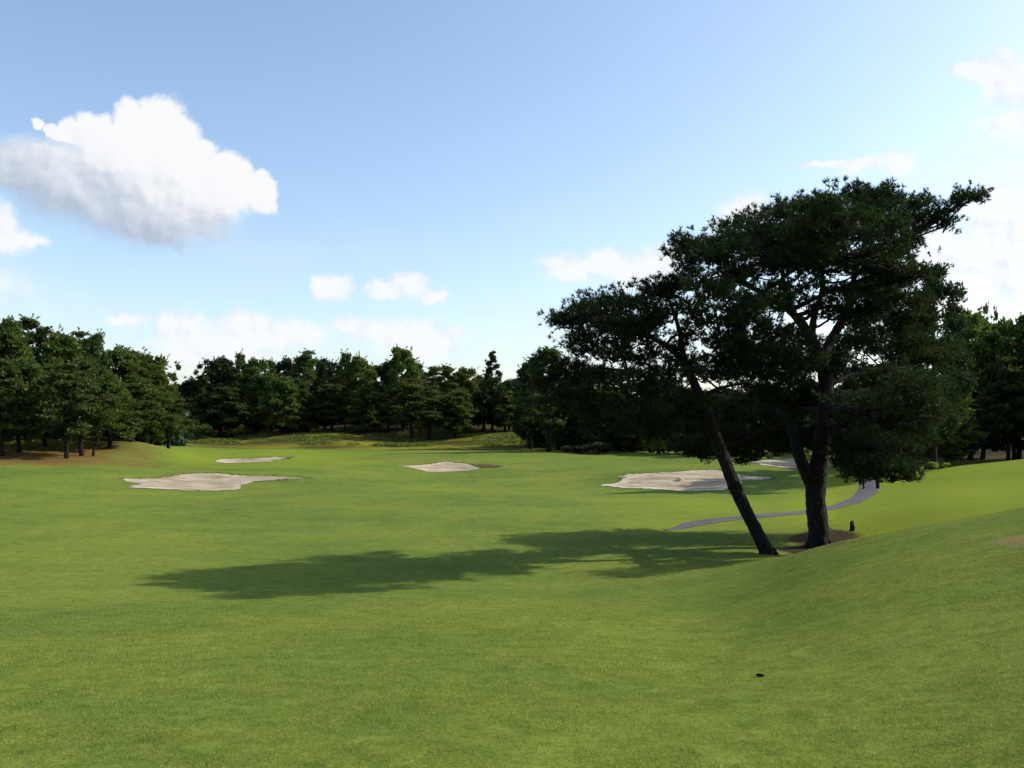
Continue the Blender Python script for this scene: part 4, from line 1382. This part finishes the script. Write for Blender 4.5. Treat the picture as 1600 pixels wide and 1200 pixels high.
def undergrowth():
    n = 4200
    P = []
    px = rng.random(n) * 1050 + 200
    Y = 94 + rng.random(n) * 20
    keep_ = np.ones(n, bool)
    X = wx(px, Y)
    band = vnoise(X, Y, 5, 21) + 0.5 * vnoise(X, Y, 1.8, 22)
    keep_ &= band > 0.16
    keep_ &= ~((px > 1040) & (Y < 90))
    X, Y = X[keep_], Y[keep_]
    h = 0.08 + 0.2 * rng.random(len(X)) + 0.2 * (vnoise(X, Y, 4, 23) + .5)
    Z = terr(X, Y)
    K = 26
    c = np.repeat(np.stack([X, Y, Z], -1), K, 0) + rng.normal(0, .35, (len(X) * K, 3)) * [1, 1, 0]
    c[:, 2] += rng.random(len(c)) * np.repeat(h, K)
    d = unit(rng.normal(size=c.shape) * .6 + [0, 0, 1])
    L_ = np.full(len(c), .17)
    V, f, t = leaves(c, d, L_, L_ * .45, rng.random(len(c)))
    tag(link('undergrowth', mesh_np('undergrowth', V, [f], M_OLIVE, dict(tint=t))), 'olive and brown undergrowth on the slope below the far wood', 'undergrowth', kind='stuff')
    # tussocks and litter on the left bank
    n = 2600
    px = rng.random(n) * 250 - 60
    Y = 59 + rng.random(n) * 22
    X = wx(px, Y)
    k = vnoise(X, Y, 2.5, 25) > 0.0
    X, Y = X[k], Y[k]
    Z = terr(X, Y)
    K = 14
    c = np.repeat(np.stack([X, Y, Z], -1), K, 0) + rng.normal(0, .2, (len(X) * K, 3)) * [1, 1, 0]
    c[:, 2] += rng.random(len(c)) * 0.16
    d = unit(rng.normal(size=c.shape) * .6 + [0, 0, 1])
    L_ = np.full(len(c), .17)
    V, f, t = leaves(c, d, L_, L_ * .18, rng.random(len(c)))
    tag(link('weeds', mesh_np('weeds', V, [f], M_OLIVE, dict(tint=t))), 'thin weeds growing through brown litter under the left wood', 'weeds', kind='stuff')
    # longer uneven grass round the tree bases, path and bunker lips
    pts = []
    for pl in list(sand_poly.values()):
        q = pl[rng.integers(0, len(pl), int(len(pl) * 2.2))]
        q = q[q[:, 1] > np.median(pl[:, 1])]
        pts.append(q + rng.normal(0, .10, q.shape))
    P2 = np.concatenate(pts)
    K = 10
    c = np.repeat(P2, K, 0) + rng.normal(0, .06, (len(P2) * K, 2))
    z = terr(c[:, 0], c[:, 1])
    c = np.column_stack([c, z + .02])
    d = unit(rng.normal(size=c.shape) * .4 + [0, 0, 1])
    L_ = 0.05 + 0.06 * rng.random(len(c))
    V, f, t = tris(c, d, L_, np.full(len(c), .008), rng.random(len(c)))
    tag(link('long_grass', mesh_np('long_grass', V, [f], M_OLIVE, dict(tint=t))), 'longer ragged grass along bunker lips and tree bases', 'grass', kind='stuff')


undergrowth()


# ------------------------------------------------------------------ small things
def lump(name, loc, size, mat, label, cat, seed=1, group=None):
    r = np.random.default_rng(seed)
    import bmesh
    bm = bmesh.new()
    bmesh.ops.create_icosphere(bm, subdivisions=3, radius=1)
    ph = r.random(6) * 6
    for v in bm.verts:
        c = v.co
        k = 1 + 0.16 * math.sin(3.1 * c.x + ph[0]) * math.cos(2.7 * c.y + ph[1]) + 0.10 * math.sin(6.3 * c.z + ph[2] + 4 * c.x) + 0.05 * math.sin(11 * c.y + ph[3])
        v.co = Vector((c.x * k * size[0], c.y * k * size[1], c.z * k * size[2]))
    me = bpy.data.meshes.new(name)
    bm.to_mesh(me)
    bm.free()
    me.polygons.foreach_set('use_smooth', [True] * len(me.polygons))
    me.materials.append(mat)
    o = link(name, me, loc=loc)
    return tag(o, label, cat, group)


def plain(name, a, b, s=8):
    m, g = newmat(name)
    oc = g.n('ShaderNodeTexCoord').outputs['Object']
    nz = g.noise(oc, s, 5, 0.6)
    bs = principled(g, g.mix(g.step(nz, .35, .65), a, b), 0.9, 0.1, bump(g, nz, .5, .02))
    g.put(g.n('ShaderNodeOutputMaterial').inputs[0], bs.outputs[0])
    return m


p = hit(1188, 1058)
lump('stone', (p[0], p[1], p[2] + .012), (.030, .018, .012), plain('dark_stone', (.006, .005, .005), (.016, .012, .010), 60), 'tiny black stone lying alone on the near lawn', 'stone', 3)
p = hit(1062, 750)
lump('rock', (p[0], p[1], p[2] + .04), (.19, .16, .06), plain('pale_rock', (.48, .43, .35), (.60, .56, .48), 10), 'small pale rock lying in the large greyish bunker', 'rock', 5)
p = hit(990, 806)
# stump right of the upright pine
p = hit(1331, 830)
st = Tubes()
st.add([(0, 0, -.05), (0.01, 0, .10), (0.0, 0.01, .22), (0.02, 0, .27)], [.075, .06, .05, .035], 9, .12, 3)
st.add([(0.01, 0, .12), (.06, -.01, .16)], [.03, .02], 6, .1, 1)
o = link('stump', st.mesh('stump', M_BARK), loc=(p[0], p[1], p[2]))
tag(o, 'short dark stump on brown soil right of the upright pine', 'stump')
# crooked leafless sapling on the left bank
p = hit(146, 713)
cs = Tubes()
k = 56 / F
sx = lambda a, b, dy=0: ((a - 146) * k, dy, (713 - b) * k)
cs.add([sx(146, 718), sx(146, 706), sx(148, 698), sx(153, 688), sx(150, 672), sx(156, 655), sx(160, 642)], [.10, .085, .075, .065, .06, .05, .03], 8, .08, 4)
cs.add([sx(148, 698), sx(154, 694, .1), sx(158, 689, .1)], [.045, .03, .012], 6, .05, 3)
cs.add([sx(152, 686), sx(160, 676, -.2), sx(168, 668, -.2), sx(171, 655, -.2)], [.045, .035, .03, .012], 6, .05, 3)
cs.add([sx(151, 674), sx(146, 664, .2), sx(147, 650, .2)], [.04, .03, .012], 6, .05, 3)
r = empty('sapling', (p[0], p[1], p[2]))
tag(r, 'crooked thin trunked sapling leaning right at the front of the left wood', 'sapling')
link('trunk', cs.mesh('sapling_trunk', M_BARK), r)
n = 2400
cc = np.array([sx(160, 640), sx(171, 650, -.2), sx(147, 645, .2), sx(165, 625, .3)])
u = unit(rng.normal(size=(n, 3)))
V, f, t = leaves(cc[rng.integers(0, 4, n)] + u * rng.random((n, 1)) ** .5 * [.9, .8, .45], unit(u + [0, 0, .5]), np.full(n, .17), np.full(n, .045), rng.random(n))
link('crown', mesh_np('sapling_crown', V, [f], M_PINE2, dict(tint=t)), r)
# low timber edging seen dark at the right edge, behind the mound
M_WOOD = plain('old_timber', (.012, .010, .012), (.03, .025, .025), 6)
import bmesh
r = empty('timber_edging', (wx(1600, 49), 49, float(terr(wx(1600, 49), 49))))
tag(r, 'low dark timber edging beside the path at the right frame edge', 'edging')
for (x0, w_, z0, h_) in ((-1.15, 2.5, -.05, .30), (1.38, 2.5, -.05, .30), (3.9, 2.5, -.05, .3)):
    bm = bmesh.new()
    bmesh.ops.create_cube(bm, size=1)
    for v in bm.verts:
        v.co = Vector((x0 + (v.co.x + .5) * w_, v.co.y * .22, z0 + (v.co.z + .5) * h_))
    bmesh.ops.bevel(bm, geom=bm.edges[:], offset=.03, segments=2, affect='EDGES')
    me = bpy.data.meshes.new('beam')
    bm.to_mesh(me)
    bm.free()
    me.materials.append(M_WOOD)
    link('beam', me, r)
# rustic stakes either side of the path
for (px, py, dx, lb) in ((1349, 765, 0, 'left wooden stake beside the top of the path'), (1371, 764, 0, 'thicker right wooden stake beside the top of the path')):
    p = hit(px, py)
    st = Tubes()
    w_ = .05 if px < 1360 else .085
    st.add([(0, 0, -.1), (0.01, 0, .15), (-.01, 0, .30), (.01, 0, .38)], [w_, w_ * .9, w_ * .85, w_ * .7], 8, .06, 2)
    o = link('stake', st.mesh('stake', M_BARK), loc=tuple(p))
    tag(o, lb, 'stake')
